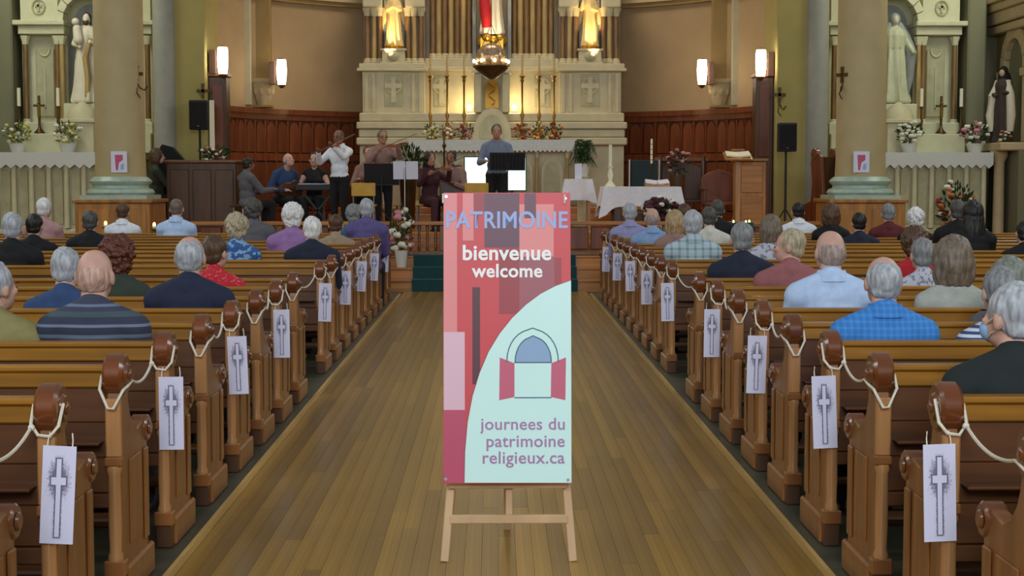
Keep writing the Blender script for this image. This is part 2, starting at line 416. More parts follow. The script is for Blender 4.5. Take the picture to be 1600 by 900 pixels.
# ------------------------------------------------------------------ pews
PX0, PX1 = 1.5, 7.3
def row_y(k): return 5.11 + .889 * k
def make_pew():
    r = thing('pew', 'x', 'pew')
    L = PX1 - PX0; xm = (PX0 + PX1) / 2
    z0 = PLAT
    G().bb(PX0, PX1, -.042, .036, .9 + z0, .925 + z0).obj('top_cap', 'pew_wood', r, bevel=.007)
    G().bb(PX0, PX1, -.03, .026, .838 + z0, .9 + z0).obj('top_rail', 'pew_wood', r, bevel=.006)
    for a, b in ((.70, .838), (.56, .698), (.42, .558)):
        G().bb(PX0, PX1, -.014, .016, a + z0, b + z0).obj('back_board', 'pew_wood_shaded', r, bevel=.004)
    G().bb(PX0, PX1, -.03, .0, .36 + z0, .418 + z0).obj('lower_rail', 'pew_wood_shaded', r, bevel=.006)
    G().bb(PX0, PX1, .016, .4, .405 + z0, .44 + z0).obj('seat', 'pew_wood', r, bevel=.01)
    G().bb(PX0 + .05, PX1 - .05, -.1, -.014, .62 + z0, .632 + z0).obj('book_ledge', 'pew_wood_shaded', r, bevel=.004)
    G().bb(PX0 + .1, PX1 - .1, -.34, -.2, .15 + z0, .19 + z0).obj('kneeler', 'pew_wood_shaded', r, bevel=.01)
    prof = [(-.055, .05), (.385, .05), (.385, .6), (.35, .655), (.30, .655), (.22, .64), (.15, .67), (.1, .72), (.075, .77), (.06, .83), (.045, .86), (-.04, .86), (-.055, .82)]
    prof = [(y, z + z0) for y, z in prof]
    for s, x in ((-1, PX0), (1, PX1)):
        e = G().prism(prof, x - .027, x + .027).obj('end_panel', 'pew_end_wood', r, bevel=.006)
        G().cyl((x - .039, 0, .885 + z0), (x + .039, 0, .885 + z0), .086, n=28).obj('scroll', 'pew_scroll_wood', e, bevel=.012)
        for f in ((-1,) if s < 0 else (1,)):
            G().cyl((x + f * .038, 0, .885 + z0), (x + f * .05, 0, .885 + z0), .05, .04, n=20).ell((x + f * .05, 0, .885 + z0), (.012, .022, .022), 12, 8).obj('boss', 'pew_scroll_wood', e)
            G().cyl((x + f * .038, .385, .615 + z0), (x + f * .046, .385, .615 + z0), .03, .024, n=16).obj('boss', 'pew_scroll_wood', e)
            G().bb(x + f * .026, x + f * .036, .3, .375, .16 + z0, .54 + z0).obj('stile', 'pew_end_wood', e, bevel=.006)
            G().bb(x + f * .026, x + f * .033, .06, .26, .2 + z0, .54 + z0).obj('side_panel', 'pew_end_wood', e, bevel=.008)
        G().cyl((x - .036, .385, .615 + z0), (x + .036, .385, .615 + z0), .056, n=20).obj('arm_scroll', 'pew_scroll_wood', e, bevel=.008)
        G().bb(x - .03, x + .03, -.075, -.04, .57 + z0, .8 + z0).obj('post_face', 'pew_post_wood', e, bevel=.006)
        G().bb(x - .034, x + .034, -.085, -.035, .535 + z0, .572 + z0).obj('post_cap', 'pew_end_wood', e, bevel=.006)
        G().lathe([(.028, .16), (.03, .18), (.023, .2), (.026, .3), (.024, .5), (.03, .52), (.027, .537)], 16, (x, -.06, z0)).obj('turned_post', 'pew_post_wood', e)
        G().bb(x - .042, x + .042, -.09, -.03, .1 + z0, .165 + z0).obj('post_foot', 'pew_end_wood', e, bevel=.006)
        G().bb(x - .046, x + .046, -.03, .42, .0 + z0, .13 + z0).obj('base_block', 'pew_end_wood', e, bevel=.01)
        G().bb(x - .036, x + .036, -.085, -.03, .0 + z0, .1 + z0).obj('foot', 'dark_wood', e, bevel=.006)
    return r
ROWS = [k for k in range(-1, 19) if k != 8]
protoR = make_pew()
# mirrored meshes for the other side
def mirror_tree(o, parent=None):
    c = o.copy(); COL.objects.link(c)
    if o.data:
        me = o.data.copy(); me.transform(Matrix.Diagonal((-1, 1, 1, 1))); me.flip_normals(); c.data = me
    if parent: c.parent = parent
    for ch in list(o.children): mirror_tree(ch, c)
    return c
protoL = mirror_tree(protoR)
for s, proto in ((1, protoR), (-1, protoL)):
    for n, k in enumerate(ROWS):
        o = proto if n == 0 else copytree(proto)
        o.location = (0, row_y(k), 0); o['group'] = 'oak pews along the aisle'
        fr = len(ROWS) - 1 - n
        o['label'] = 'oak pew in the %s row from the altar steps, %s of the aisle' % (ORD[fr], 'right' if s > 0 else 'left')

# ropes and cross cards on the pew ends
m, nt, b = newmat('cross_card'); c, tc = xyz(nt); b.inputs['Roughness'].default_value = .7
ax = c[0].abs(); z = c[2]
dv = (ax - .0075).max((z + .01).abs() - .13); dh = (ax - .024).max((z - .046).abs() - .0125); dcr = dv.min(dh)
nz = noise_v(nt, tc, 140, 2)
edge = dcr.gt(0.0) * (dcr + nz * .008).lt(.0085)
rad = V.op('SQRT', c[0] * c[0] * 2.2 + (z - .05) * (z - .05) * .55)
halo = dcr.gt(0.0) * (V.op('MULTIPLY', V.op('SUBTRACT', .055, rad), 34.0) + nz * 2.2 - .95).clamp() * 1.0
halo2 = dcr.gt(0.0) * (V.op('MULTIPLY', V.op('SUBTRACT', .014, dcr), 60.0) + nz - .75).clamp()
ink = (edge * .85).max(halo * .8).max(halo2 * .7).clamp()
nt.links.new(mixc(nt, ink, (216, 214, 240), (64, 58, 88)), b.inputs['Base Color'])
card_me = G().bb(-.054, .054, -.0012, .0012, -.163, .163).mesh('card', smooth=0)
def catenary(a, b, sag, n=14):
    a, b = Vector(a), Vector(b)
    return [a.lerp(b, i / n) - Vector((0, 0, sag * 4 * (i / n) * (1 - i / n))) for i in range(n + 1)]
for s in (-1, 1):
    pairs = [(0, -1), (2, 1), (4, 3), (6, 5), (9, 7), (11, 10), (13, 12), (15, 14), (17, 16)]
    for n, (k, kn) in enumerate(pairs):
        y = row_y(k); x = s * 1.5; zs = .885 + PLAT
        side = 'left' if s < 0 else 'right'
        d = ('%s roped pew pair from the altar steps' % ORD[len(pairs) - 1 - n])
        cd = thing('cross_card', 'pale cross card on the %s, %s of aisle' % (d, side), 'card', (x - s * .045, y - .1, zs - .272), 0, 'cross cards on the pew ends')
        if n == 0 and s < 0:
            xc_ = thing('cross_card', 'pale card hanging on the nearest pew end, cut off by the picture edge', 'card', (-1.425, row_y(-1) - .1, zs - .27), .2, 'cross cards on the pew ends'); ob('card', card_me, 'cross_card', xc_)
            G().tube([(0, 0, .16), (-.03, .05, .24), (-.09, .1, .3)], .0025, 5).obj('string', 'rope', xc_)
        cd.rotation_euler = (0, random.uniform(-.05, .05) - .01 * s, s * random.uniform(-.12, .04))
        ob('card', card_me, 'cross_card', cd)
        for q in (-.04, .04):
            G().tube([(q, .0, .155), (q, .006, .18), (q * .9, .012, .205)], .0025, 5).obj('string', 'rope', cd)
        rp = thing('rope_swag', 'cream rope swag on the %s, %s of aisle' % (d, side), 'rope', (x, y, zs), 0, 'ropes between the pew ends')
        r_ = .093
        # loop under the scroll of the card pew
        lp = [(-.046, -.03, .03), (-.046, -.078, -.04), (-.02, -.09, -.075), (.02, -.09, -.08), (.046, -.08, -.045), (.048, -.03, .02)]
        G().tube(lp, .006, 6).obj('scroll_loop', 'rope', rp)
        G().ell((s * .04, -.092, -.05), .012, 8, 6).obj('knot', 'rope', rp)
        yk = row_y(kn) - y
        G().tube(catenary((s * .042, -.092, -.05), (-s * .045, yk + .06, -.03), .035), .006, 6).obj('swag', 'rope', rp)
        lp2 = [(-s * .046, yk + .06, -.03), (-s * .05, yk - .03, -.04), (-s * .044, yk - .085, -.05), (-s * .01, yk - .1, -.12), (s * .012, yk - .1, -.118), (s * .046, yk - .085, -.045), (s * .05, yk - .03, .0)]
        G().tube(lp2, .006, 6).obj('neighbour_loop', 'rope', rp)

# ------------------------------------------------------------------ banner on its easel
def pmat(name, rgb, rough=.55): return mat(name, rgb, rough, var=.02, scale=3)
K = 6.66 / F
ez = thing('easel', 'pale wooden easel standing in the aisle behind the welcome banner', 'easel', (PX(794, 6.69, 885), 6.69, 0))
def ex(px): return (px - 794) * 6.69 / F
def stick(p0, p1, w, d):
    g = G(); p0, p1 = Vector(p0), Vector(p1); dz = (p1 - p0); q = dz.to_track_quat('Z', 'Y').to_matrix()
    # keep the flat side towards -Y
    zz = dz.normalized(); xx = Vector((1, 0, 0)); xx = (xx - zz * xx.dot(zz)).normalized(); yy = zz.cross(xx)
    R = Matrix((xx, yy, zz)).transposed(); g.box((p0 + p1) / 2, (w, d, dz.length), R); return g
stick((ex(693), 0, .0), (ex(742), .2, 1.62), .036, .02).obj('front_leg', 'easel_wood', ez, bevel=.003)
stick((ex(897), 0, .0), (ex(848), .2, 1.62), .036, .02).obj('front_leg', 'easel_wood', ez, bevel=.003)
stick((ex(794), .62, .0), (ex(795), .22, 1.6), .034, .02).obj('rear_leg', 'easel_wood', ez, bevel=.003)
G().bb(ex(702), ex(889), .004, .03, .168, .205).obj('cross_bar', 'easel_wood', ez, bevel=.003)
G().bb(ex(790), ex(801), .03, .052, .19, 1.5).obj('centre_strut', 'easel_wood', ez, bevel=.003)
G().bb(ex(700), ex(886), .0, .035, .325, .35).obj('ledge', 'easel_wood', ez, bevel=.003)
bn = thing('welcome_banner', 'tall red and pale cyan vinyl banner reading bienvenue welcome, hung on the easel', 'banner', (0, 0, 0))
bp = P(792.5, 755, 6.62); bn.location = bp; bn.rotation_euler = (-.07, 0, 0)
def bx(px, py): return ((px - 792.5) * K, (755 - py) * K * 1.003)
for nme, c in (('ban_red', (214, 72, 80)), ('ban_pink', (236, 142, 144)), ('ban_purple', (108, 66, 84)), ('ban_mauve', (168, 92, 104)), ('ban_mid', (164, 62, 72)), ('ban_rose', (206, 96, 120)), ('ban_glare', (232, 190, 208)),
               ('ban_white', (216, 255, 251)), ('ban_line', (84, 116, 132)), ('ban_blue', (146, 176, 216)), ('ban_text', (160, 178, 232)), ('ban_whitetext', (252, 254, 255)), ('ban_mauvetext', (176, 132, 178)), ('ban_dark', (92, 44, 58)), ('ban_shutter', (206, 98, 126)), ('ban_magenta', (196, 78, 110))): pmat(nme, c, .42)
g = G(); xs = [692 + 202 * i / 12 for i in range(13)]; ys = [300 + 455 * i / 20 for i in range(21)]
poly = [(692, 755), (894, 755), (892, 300), (693, 300)]
G().prism([bx(*p) for p in poly], .0, .003, 'XZ').obj('vinyl_sheet', 'ban_red', bn)
lay = [0]
def pr(name, pts, m, d):
    return G().flat([bx(*p) for p in pts], -.0008 * d).obj(name, m, bn, smooth=0)
def rc(x0, y0, x1, y1, m, d=1): return pr('print_glare_block', [(x0, y1), (x1, y1), (x1, y0), (x0, y0)], m, d)
rc(693, 301, 714, 640, 'ban_pink'); rc(723, 301, 740, 375, 'ban_pink'); rc(757, 301, 812, 386, 'ban_purple'); rc(812, 318, 866, 400, 'ban_pink')
rc(780, 386, 812, 490, 'ban_mid'); rc(820, 301, 838, 340, 'ban_purple', 2); rc(812, 400, 867, 490, 'ban_mauve'); rc(867, 402, 878, 470, 'ban_mid')
rc(738, 448, 750, 600, 'ban_dark'); rc(693, 518, 726, 640, 'ban_glare', 2); rc(693, 640, 727, 754, 'ban_magenta', 2); rc(740, 301, 757, 330, 'ban_mid')  # the pale lilac block is glare on the vinyl, painted as flat colour
arc = [(893, 437), (868, 446), (845, 458), (822, 475), (800, 496), (780, 521), (763, 549), (749, 582), (738, 618), (730, 660), (726, 705), (725, 754)]
tri = G(); 
pts = [bx(*p) for p in arc]; cnr = bx(893.5, 754.5)
tri.add([(p[0], -.0024, p[1]) for p in pts] + [(cnr[0], -.0024, cnr[1])], [(i, len(pts), i + 1) for i in range(len(pts) - 1)])
tri.obj('printed_curve', 'ban_white', bn, smooth=0)
G().tube([(p[0], -.0024, p[1]) for p in pts], .0016, 5).obj('printed_curve_edge', 'ban_mauve', bn)
def parch(x0, x1, yb, ya, n=8):
    xm = (x0 + x1) / 2; L = [(x0 + (xm - x0) * (1 - math.cos(PI / 2 * i / n)) ** 1.0 * 1.0, yb + (ya - yb) * math.sin(PI / 2 * i / n) ** .95) for i in range(n + 1)]
    L[-1] = (xm, ya - 2); Rr = [(x0 + x1 - x, y) for x, y in L[::-1]]
    return L + Rr[1:]
oa = parch(792, 873, 565, 514); ia = parch(805, 862, 566, 526)
def line(pts, r=.0026, m='ban_line', d=3.2): G().tube([(bx(*p)[0], -.0008 * d, bx(*p)[1]) for p in pts], r, 6).obj('printed_line', m, bn)
line(oa); line(ia); line([(804, 566), (862, 566)]); line([(804, 621), (862, 621)])
pr('printed_arch', ia[::-1], 'ban_blue', 4)
pr('printed_shutter', [(780, 625), (804, 620), (804, 567), (781, 558)], 'ban_shutter', 4)
pr('printed_shutter', [(861, 620), (884, 625), (885, 558), (862, 567)], 'ban_shutter', 4)
def text(s, x0, x1, base, m, off, parent, d=.004, mp=None, name='lettering', capfix=None):
    cu = bpy.data.curves.new(name, 'FONT'); cu.body = s; cu.offset = off; cu.size = 1; cu.resolution_u = 4; cu.space_character = 1.04
    t = bpy.data.objects.new(name, cu); COL.objects.link(t)
    me = bpy.data.meshes.new_from_object(t.evaluated_get(bpy.context.evaluated_depsgraph_get())); bpy.data.objects.remove(t)
    a = min(v.co.x for v in me.vertices); b_ = max(v.co.x for v in me.vertices)
    X0, Z = mp(x0, base); X1, _ = mp(x1, base); sc = (X1 - X0) / (b_ - a); sz = sc
    if capfix: sz = capfix / max(v.co.y for v in me.vertices)
    for v in me.vertices:
        x, y = v.co.x, v.co.y; v.co = (X0 + (x - a) * sc, -d, Z + y * sz)
    me.name = name; return ob(name, me, m, parent)
text('PATRIMOINE', 697, 888, 355, 'ban_text', .02, bn, .0036, bx, capfix=26 * K)
text('bienvenue', 723, 862, 405, 'ban_whitetext', .024, bn, .0036, bx)
text('welcome', 737, 848, 432, 'ban_whitetext', .024, bn, .0036, bx)
text('journees du', 750, 883, 671, 'ban_mauvetext', .012, bn, .0036, bx)
text('patrimoine', 760, 883, 698, 'ban_mauvetext', .012, bn, .0036, bx)
text('religieux.ca', 754, 883, 724, 'ban_mauvetext', .012, bn, .0036, bx)
for px, py in ((697, 306), (884, 309), (696, 748), (888, 750)):
    q = bx(px, py); G().cyl((q[0], -.004, q[1]), (q[0], .001, q[1]), .007, n=14).obj('grommet', 'chrome', bn)
for px, py in ((692, 309), (883, 310)):
    q = bx(px, py); G().box((q[0], -.005, q[1]), (.007, .012, .042)).obj('clip', 'pot_white', bn, bevel=.002)

# ------------------------------------------------------------------ people
TMP = bpy.data.scenes.new('workbench')                # a side scene, removed at the end
def remesh(g, name, voxel, it=4, fac=.5):
    me = bpy.data.meshes.new(name); me.from_pydata(g.v, [], g.f)
    o = bpy.data.objects.new('tmp', me); TMP.collection.objects.link(o)
    m = o.modifiers.new('r', 'REMESH'); m.mode = 'VOXEL'; m.voxel_size = voxel; m.use_smooth_shade = True
    if it: q = o.modifiers.new('s', 'SMOOTH'); q.factor = fac; q.iterations = it
    TMP.view_layers[0].update(); dg = TMP.view_layers[0].depsgraph; r = bpy.data.meshes.new_from_object(o.evaluated_get(dg))
    bpy.data.objects.remove(o); bpy.data.meshes.remove(me); r.name = name; r.shade_smooth(); return r
def ik(a, b, l1, l2, pole):
    a, b, pole = Vector(a), Vector(b), Vector(pole); d = b - a; L = min(d.length, (l1 + l2) * .995); d.normalize(); b = a + d * L
    x = (l1 * l1 - l2 * l2 + L * L) / (2 * L); h = math.sqrt(max(0, l1 * l1 - x * x))
    p = pole - d * pole.dot(d); p.normalize(); return a + d * x + p * h, b
CACHE = {}
def figure(sex='m', stand=False, hands=None, yaw=0, pitch=0, lean=0, voxel=.011, neck=0):
    key = (sex, stand, tuple(map(tuple, hands)) if hands else None, yaw, pitch, lean, voxel)
    if key in CACHE: return CACHE[key]
    ph = .93 if stand else .52; w = 1.0 if sex == 'm' else .88
    hands = hands or ((-.1, .33, .1), (.1, .33, .1))
    Rl = Matrix.Rotation(-lean, 3, 'X')                # lean forward about the pelvis
    def T(x, y, z): return Rl @ Vector((x, y, z)) + Vector((0, 0, ph))
    hc = T(0, .03, .69)
    Rh = Matrix.Rotation(yaw, 3, 'Z') @ Matrix.Rotation(-pitch, 3, 'X')
    HS = 1.07
    def H(x, y, z): return hc + Rh @ Vector((x, y, z)) * HS
    sh = [T(sx * .186 * w, -.015, .438) for sx in (-1, 1)]
    arms = []
    for i, sx in enumerate((-1, 1)):
        hnd = Vector(hands[i]) + Vector((0, 0, ph)); el, hd = ik(sh[i], hnd, .29, .26, (sx * .55, -.25, -1)); arms.append((sh[i], el, hd))
    legs = []
    for sx in (-1, 1):
        hip = Vector((sx * .09, 0, ph - .02))
        if stand: kn, an = Vector((sx * .1, .02, .5)), Vector((sx * .105, -.01, .085))
        else: kn, an = Vector((sx * .12, .43, .5)), Vector((sx * .12, .42, .085))
        legs.append((hip, kn, an))
    def torso(g, d, hip=True):
        if hip: g.ell(T(0, 0, 0), (.165 + d, .125 + d, .12 + d), 18, 12)
        g.ell(T(0, 0, .14), (.15 * w + d, .112 + d, .14 + d), 18, 12, rot=Rl)
        g.ell(T(0, .0, .33), (.168 * w + d, .118 + d, .17 + d), 18, 12, rot=Rl)
        g.ell(T(0, -.015, .43), (.165 * w + d, .09 + d, .085 + d), 18, 12, rot=Rl)
        if sex == 'f': g.ell(T(-.07, .085, .32), (.065 + d, .06 + d, .065 + d), 12, 8); g.ell(T(.07, .085, .32), (.065 + d, .06 + d, .065 + d), 12, 8)
        for i, sx in enumerate((-1, 1)):
            g.cap(T(sx * .035, -.022, .512 + d * .4), sh[i], .05 + d * .8, .06 * (.5 + .5 * w) + d)
    def arm(g, i, d, end=1.0):
        a, e, h = arms[i]; g.cap(a, e, .058 * w + d, .043 * w + d); g.cap(e, e.lerp(h, end), .042 * w + d, .03 + d)
    def leg(g, i, d):
        h, k, a = legs[i]; g.cap(h, k, .085 + d, .06 + d); g.cap(k, a, .056 + d, .04 + d)
    g = G(); torso(g, 0)
    for i, sx in enumerate((-1, 1)):
        arm(g, i, 0); leg(g, i, 0)
        a, e, h = arms[i]; d = (h - e).normalized(); sd = Vector((-sx, .2, 0)); sd = (sd - d * sd.dot(d)).normalized()
        palm = h + d * .045; up_ = d.cross(sd)
        g.cap(h, palm + d * .02, .028, .03)
        for q in range(4):
            o_ = palm + sd * (q - 1.5) * .019; ln = (.062, .072, .068, .052)[q]
            k1 = o_ + d * (.03 + ln * .5); bend = Vector((0, 0, -1)); g.cap(o_, k1, .0105, .0098, 8); g.cap(k1, k1 + (d * .6 + bend * .6) * ln * .6, .0098, .009, 8)
        g.cap(h + d * .015 + sd * .02, h + d * .05 + sd * .05, .013, .0105, 8); g.cap(h + d * .05 + sd * .05, h + d * .08 + sd * .052, .0105, .0095, 8)
        an = legs[i][2]; g.ell(an + Vector((0, .07, -.045)), (.045, .12, .038), 12, 8)
    g.cap(T(0, -.018, .49), hc + Rh @ Vector((0, -.02, -.07)), .064 if sex == 'm' else .052, .06 if sex == 'm' else .05, 14)
    def E(c_, r_, nu, nv): g.ell(H(*c_), tuple(v * HS for v in r_), nu, nv, rot=Rh)
    E((0, -.008, .022), (.074, .094, .09), 20, 14); E((0, .03, -.05), (.06, .068, .066), 16, 12); E((0, .062, -.088), (.03, .028, .024), 12, 8)
    E((0, .075, .012), (.045, .018, .02), 12, 8)
    g.cap(H(0, .09, .005), H(0, .112, -.028), .011, .015, 10); E((0, .085, -.06), (.024, .014, .011), 10, 6)
    for sx in (-1, 1):
        E((sx * .037, .078, -.02), (.022, .018, .018), 10, 8); E((sx * .078, -.012, -.015), (.012, .021, .033), 10, 10)
    body = remesh(g, 'body', voxel, 3)
    def cloth(d, sleeve=.97, low=True, v=voxel * 1.15):
        c = G(); torso(c, d, True)
        for i in (0, 1): arm(c, i, d * .9, sleeve)
        c.cap(T(0, -.025, .5), T(0, -.018, .548), .078 + d * .5, .064 + d * .4)
        return remesh(c, 'shirt', v, 4)
    def vest():
        c = G(); torso(c, .012, True); return remesh(c, 'shirt', voxel * 1.15, 4)
    def trousers():
        c = G(); c.ell(T(0, 0, -.01), (.182, .142, .12), 16, 10)
        for i in (0, 1): leg(c, i, .016)
        return remesh(c, 'trousers', voxel * 1.5, 3)
    r = dict(body=body, shirt=cloth(.014), jacket=cloth(.024), tee=cloth(.014, .05), vest=vest(), trousers=trousers(), hc=hc, eul=Rh.to_euler(), legs=legs, T=T)
    CACHE[key] = r; return r
def hairfn(amp, fr, seed, strand=2.0):
    def f(d): return 1 + amp * mnoise.noise(Vector((d.x * fr + seed, d.y * fr, d.z * fr / strand))) + amp * .5 * mnoise.noise(Vector((d.x * fr * 2.3, d.y * fr * 2.3 + seed, d.z * fr * 1.2)))
    return f
HAIR = {}
HK = dict(  # ellipsoids (centre, radii), noise amplitude, noise frequency, strand stretch
    short=([((0, -.02, .028), (.0825, .093, .096)), ((0, -.05, -.03), (.07, .052, .055))], .006, 34, 4),
    crop=([((0, -.02, .026), (.079, .089, .091)), ((0, -.046, -.03), (.066, .05, .05))], .003, 40, 3),
    fringe=([((0, -.022, -.004), (.0772, .0915, .082)), ((0, -.04, -.045), (.063, .054, .04))], .0022, 45, 3),
    thin=([((0, -.024, .01), (.079, .092, .0925)), ((0, -.046, -.035), (.066, .054, .05))], .0045, 38, 3),
    fluffy=([((0, -.024, .024), (.1, .106, .112)), ((0, -.045, -.04), (.085, .07, .07))], .014, 26, 1.3),
    curly=([((0, -.024, .018), (.106, .11, .112)), ((0, -.04, -.06), (.094, .08, .075))], .02, 34, 1),
    bob=([((0, -.024, .014), (.098, .106, .116)), ((0, -.04, -.06), (.104, .082, .105)), ((0, -.035, -.02), (.103, .098, .1))], .007, 40, 6),
    long=([((0, -.024, .015), (.094, .104, .11)), ((0, -.045, -.06), (.096, .08, .11)), ((0, -.07, -.16), (.1, .06, .2))], .007, 40, 8))
def hair_mesh(kind, seed=0):
    seed = seed % 3; key = (kind, seed)
    if key in HAIR: return HAIR[key]
    g = G(); parts, amp, fr, stt = HK[kind]
    for c_, r_ in parts: g.ell(c_, r_, 28, 18)
    me = remesh(g, 'hair', .0058, 6)
    for v, p, n_ in [(v, v.co.copy(), v.normal.copy()) for v in me.vertices]:
        q = Vector((p.x * fr + seed * 9, p.y * fr, p.z * fr / stt))
        v.co = p + n_ * amp * (mnoise.noise(q) + .6 * mnoise.noise(q * 2.3))
    HAIR[key] = me; return me
def hairmat(name, rgb):
    if name in MATS: return MATS[name]
    return mat(name, rgb, .5, var=.4, scale=55, stretch=(1, 1, .25), bump=.5)
eyes_me = None
def eyes():
    global eyes_me
    if not eyes_me:
        g = G()
        for sx in (-1, 1):
            g.ell((sx * .033, .09, -.006), (.013, .006, .006), 10, 6); g.ell((sx * .034, .095, .018), (.02, .005, .004), 10, 6)
        eyes_me = g.mesh('eyes')
    return eyes_me
shoe_me = G().ell((0, .075, .04), (.05, .135, .045), 16, 10).bb(-.045, .045, -.05, .195, 0, .02).mesh('shoe')
for nme, c in (('skin_fair', (200, 158, 140)), ('skin_tan', (176, 128, 104)), ('skin_pink', (202, 158, 142)), ('skin_brown', (138, 92, 70))): mat(nme, c, .5, var=.1, scale=14)
HC = dict(white=(226, 224, 224), silver=(168, 172, 180), grey=(128, 130, 132), darkgrey=(74, 72, 70), brown=(82, 56, 38), auburn=(92, 44, 28), black=(22, 20, 20), sandy=(168, 142, 104), taupe=(112, 98, 84), blondgrey=(172, 158, 132), skinlike=(194, 158, 142), skingrey=(166, 146, 138), olivegrey=(120, 126, 118))
for kx, c in HC.items(): hairmat('hair_' + kx, c)
COLLARED = ('c_sky', 'c_bluecheck', 'c_plaid', 'c_lavender', 'c_lightblue', 'c_white')
_cm = []
def collar_mesh():
    if not _cm:
        g = G(); n = 28
        for i in range(n + 1):
            a = PI / 2 + .35 + (2 * PI - .7) * i / n; f = 1 + .0 * a; dip = -.03 * max(0, math.sin(a))
            for r_, z_ in ((.068, .052), (.074, .054), (.098, .004), (.09, .0)): g.v.append((math.cos(a) * r_ * 1.05, math.sin(a) * r_ * .98, z_ + dip - (.012 if r_ > .08 else 0)))
        for i in range(n):
            for k in range(4): g.f.append((i * 4 + k, i * 4 + (k + 1) % 4, i * 4 + 4 + (k + 1) % 4, i * 4 + 4 + k))
        g.f += [(0, 1, 2, 3), (4 * n + 3, 4 * n + 2, 4 * n + 1, 4 * n)]
        _cm.append(g.mesh('collar', fix=True))
    return _cm[0]
def person(label, pos, scale, hair, hcol, cloth, kind='shirt', skin='skin_fair', sex='m', rz=0, legs='black_cloth', seed=0, group=None, hs=1.0, **kw):
    fg = figure(sex, **kw)
    r = thing('person', label, 'person', pos, rz, group); r.scale = (scale,) * 3
    ob('body', fg['body'], skin, r); ob('eyes', eyes(), 'eye_dark', r, fg['hc']).rotation_euler = fg['eul']
    r.children[-1].scale = (1.07,) * 3
    ob(kind if kind not in ('tee', 'vest') else 'shirt', fg[kind], cloth, r); ob('trousers', fg['trousers'], legs, r)
    if hair: h = ob('hair', hair_mesh(hair, seed), 'hair_' + hcol, r, fg['hc']); h.rotation_euler = fg['eul']; h.scale = (hs * 1.07,) * 3
    if cloth in COLLARED:
        q = ob('collar', collar_mesh(), cloth, r, fg['T'](0, -.02, .535))
    for i, sx in enumerate((-1, 1)):
        a = fg['legs'][i][2]; ob('shoe', shoe_me, 'black_plastic', r, (a.x, a.y - .02, 0))
    return r
# clothes
cm = lambda n, c, **k: mat(n, c, .85, var=.1, scale=20, bump=.15, **k)
cm('c_slate', (118, 126, 150)); cm('c_navy', (26, 33, 54)); cm('c_navyjacket', (28, 36, 62)); cm('c_blue', (46, 70, 112)); cm('c_sky', (184, 208, 244)); cm('c_white', (228, 234, 246)); cm('c_black', (15, 15, 19)); cm('c_red', (186, 36, 48)); cm('c_green', (50, 58, 48)); cm('c_olive', (138, 130, 84)); cm('c_purple', (150, 112, 168))
cm('c_mauve', (150, 92, 96)); cm('c_beige', (158, 138, 116)); cm('c_teal', (58, 106, 122)); cm('c_violet', (92, 84, 138)); cm('c_pink', (176, 136, 136)); cm('c_lavender', (150, 152, 196)); cm('c_lightblue', (134, 164, 208)); cm('c_darkred', (92, 32, 36)); cm('c_greywhite', (172, 178, 172)); cm('c_dgreen', (26, 34, 36)); cm('c_grey', (94, 92, 100)); cm('c_pinkgrey', (150, 118, 112)); cm('c_cream', (206, 206, 196)); cm('c_plum', (66, 30, 40))
striped('c_striped', [(0, (56, 62, 84)), (.1, (104, 116, 140)), (.16, (56, 62, 84)), (.3, (60, 66, 78)), (.42, (96, 106, 126)), (.5, (44, 50, 70)), (.66, (110, 122, 146)), (.72, (50, 56, 78)), (.88, (66, 84, 92))], .21)
striped('c_bluestripe', [(0, (206, 216, 232)), (.5, (60, 78, 120))], .03, 2)
floral('c_floral', (52, 92, 150), (132, 172, 214), 22, .52); floral('c_redprint', (190, 34, 50), (226, 120, 120), 60, .62); floral('c_paleprint', (190, 192, 204), (130, 134, 160), 30, .55)
plaid('c_plaid', (176, 196, 206), (112, 136, 148), .07, w=.3); plaid('c_bluecheck', (52, 122, 200), (72, 144, 218), .03, w=.4)
def aud(label, k, hx, top, hair, hcol, cloth, kind='shirt', dx=0, dy=0, smin=.93, smax=1.1, **kw):
    y = row_y(k) + .215 + dy; p = P(hx, top, y + .03)
    hh = {'fluffy': 1.355, 'curly': 1.36, 'bob': 1.355, 'long': 1.345}.get(hair, 1.338)
    s = max(smin, min(smax, (p.z - PLAT) / hh))
    return person(label, (p.x + dx, y, PLAT), s, hair, hcol, cloth, kind, group='seated congregation', **kw)
G2 = 'seated congregation'
# left of the aisle
aud('bald man in a grey striped jumper seated left of the aisle', 2, 148, 387, 'fringe', 'skinlike', 'c_striped', 'jacket', skin='skin_pink', hs=.985)
aud('grey-haired person in an olive jumper cut off by the picture edge', 2, -8, 408, 'short', 'silver', 'c_olive', 'jacket', yaw=-.5, seed=2)
aud('grey-haired man in a mid-blue jumper beside the bald striped man', 4, 103, 386, 'short', 'silver', 'c_blue', seed=3)
aud('silver-haired man in a navy jacket beside a red blouse', 4, 297, 367, 'thin', 'silver', 'c_navyjacket', 'jacket', skin='skin_pink', seed=4)
aud('woman with brown hair in a red printed blouse behind the navy jacket', 6, 336, 367, 'short', 'brown', 'c_redprint', sex='f', yaw=-.35, seed=5)
aud('woman with curly auburn hair and grey-green top', 5, 183, 362, 'curly', 'auburn', 'c_green', sex='f', seed=6)
aud('white-haired woman in a blue floral blouse', 10, 370, 331, 'fluffy', 'blondgrey', 'c_floral', sex='f', seed=7)
aud('white-haired person in a purple shirt', 12, 457, 315, 'fluffy', 'white', 'c_purple', seed=8)
aud('white-haired man in a dark navy jacket near the aisle', 10, 488, 338, 'short', 'white', 'c_navy', 'jacket', seed=9)
aud('brown-haired person in a beige shirt near the aisle', 14, 525, 335, 'short', 'brown', 'c_beige', seed=10)
aud('grey-haired person in a teal top, first pews by the aisle', 17, 552, 318, 'fluffy', 'grey', 'c_teal', sex='f', seed=11)
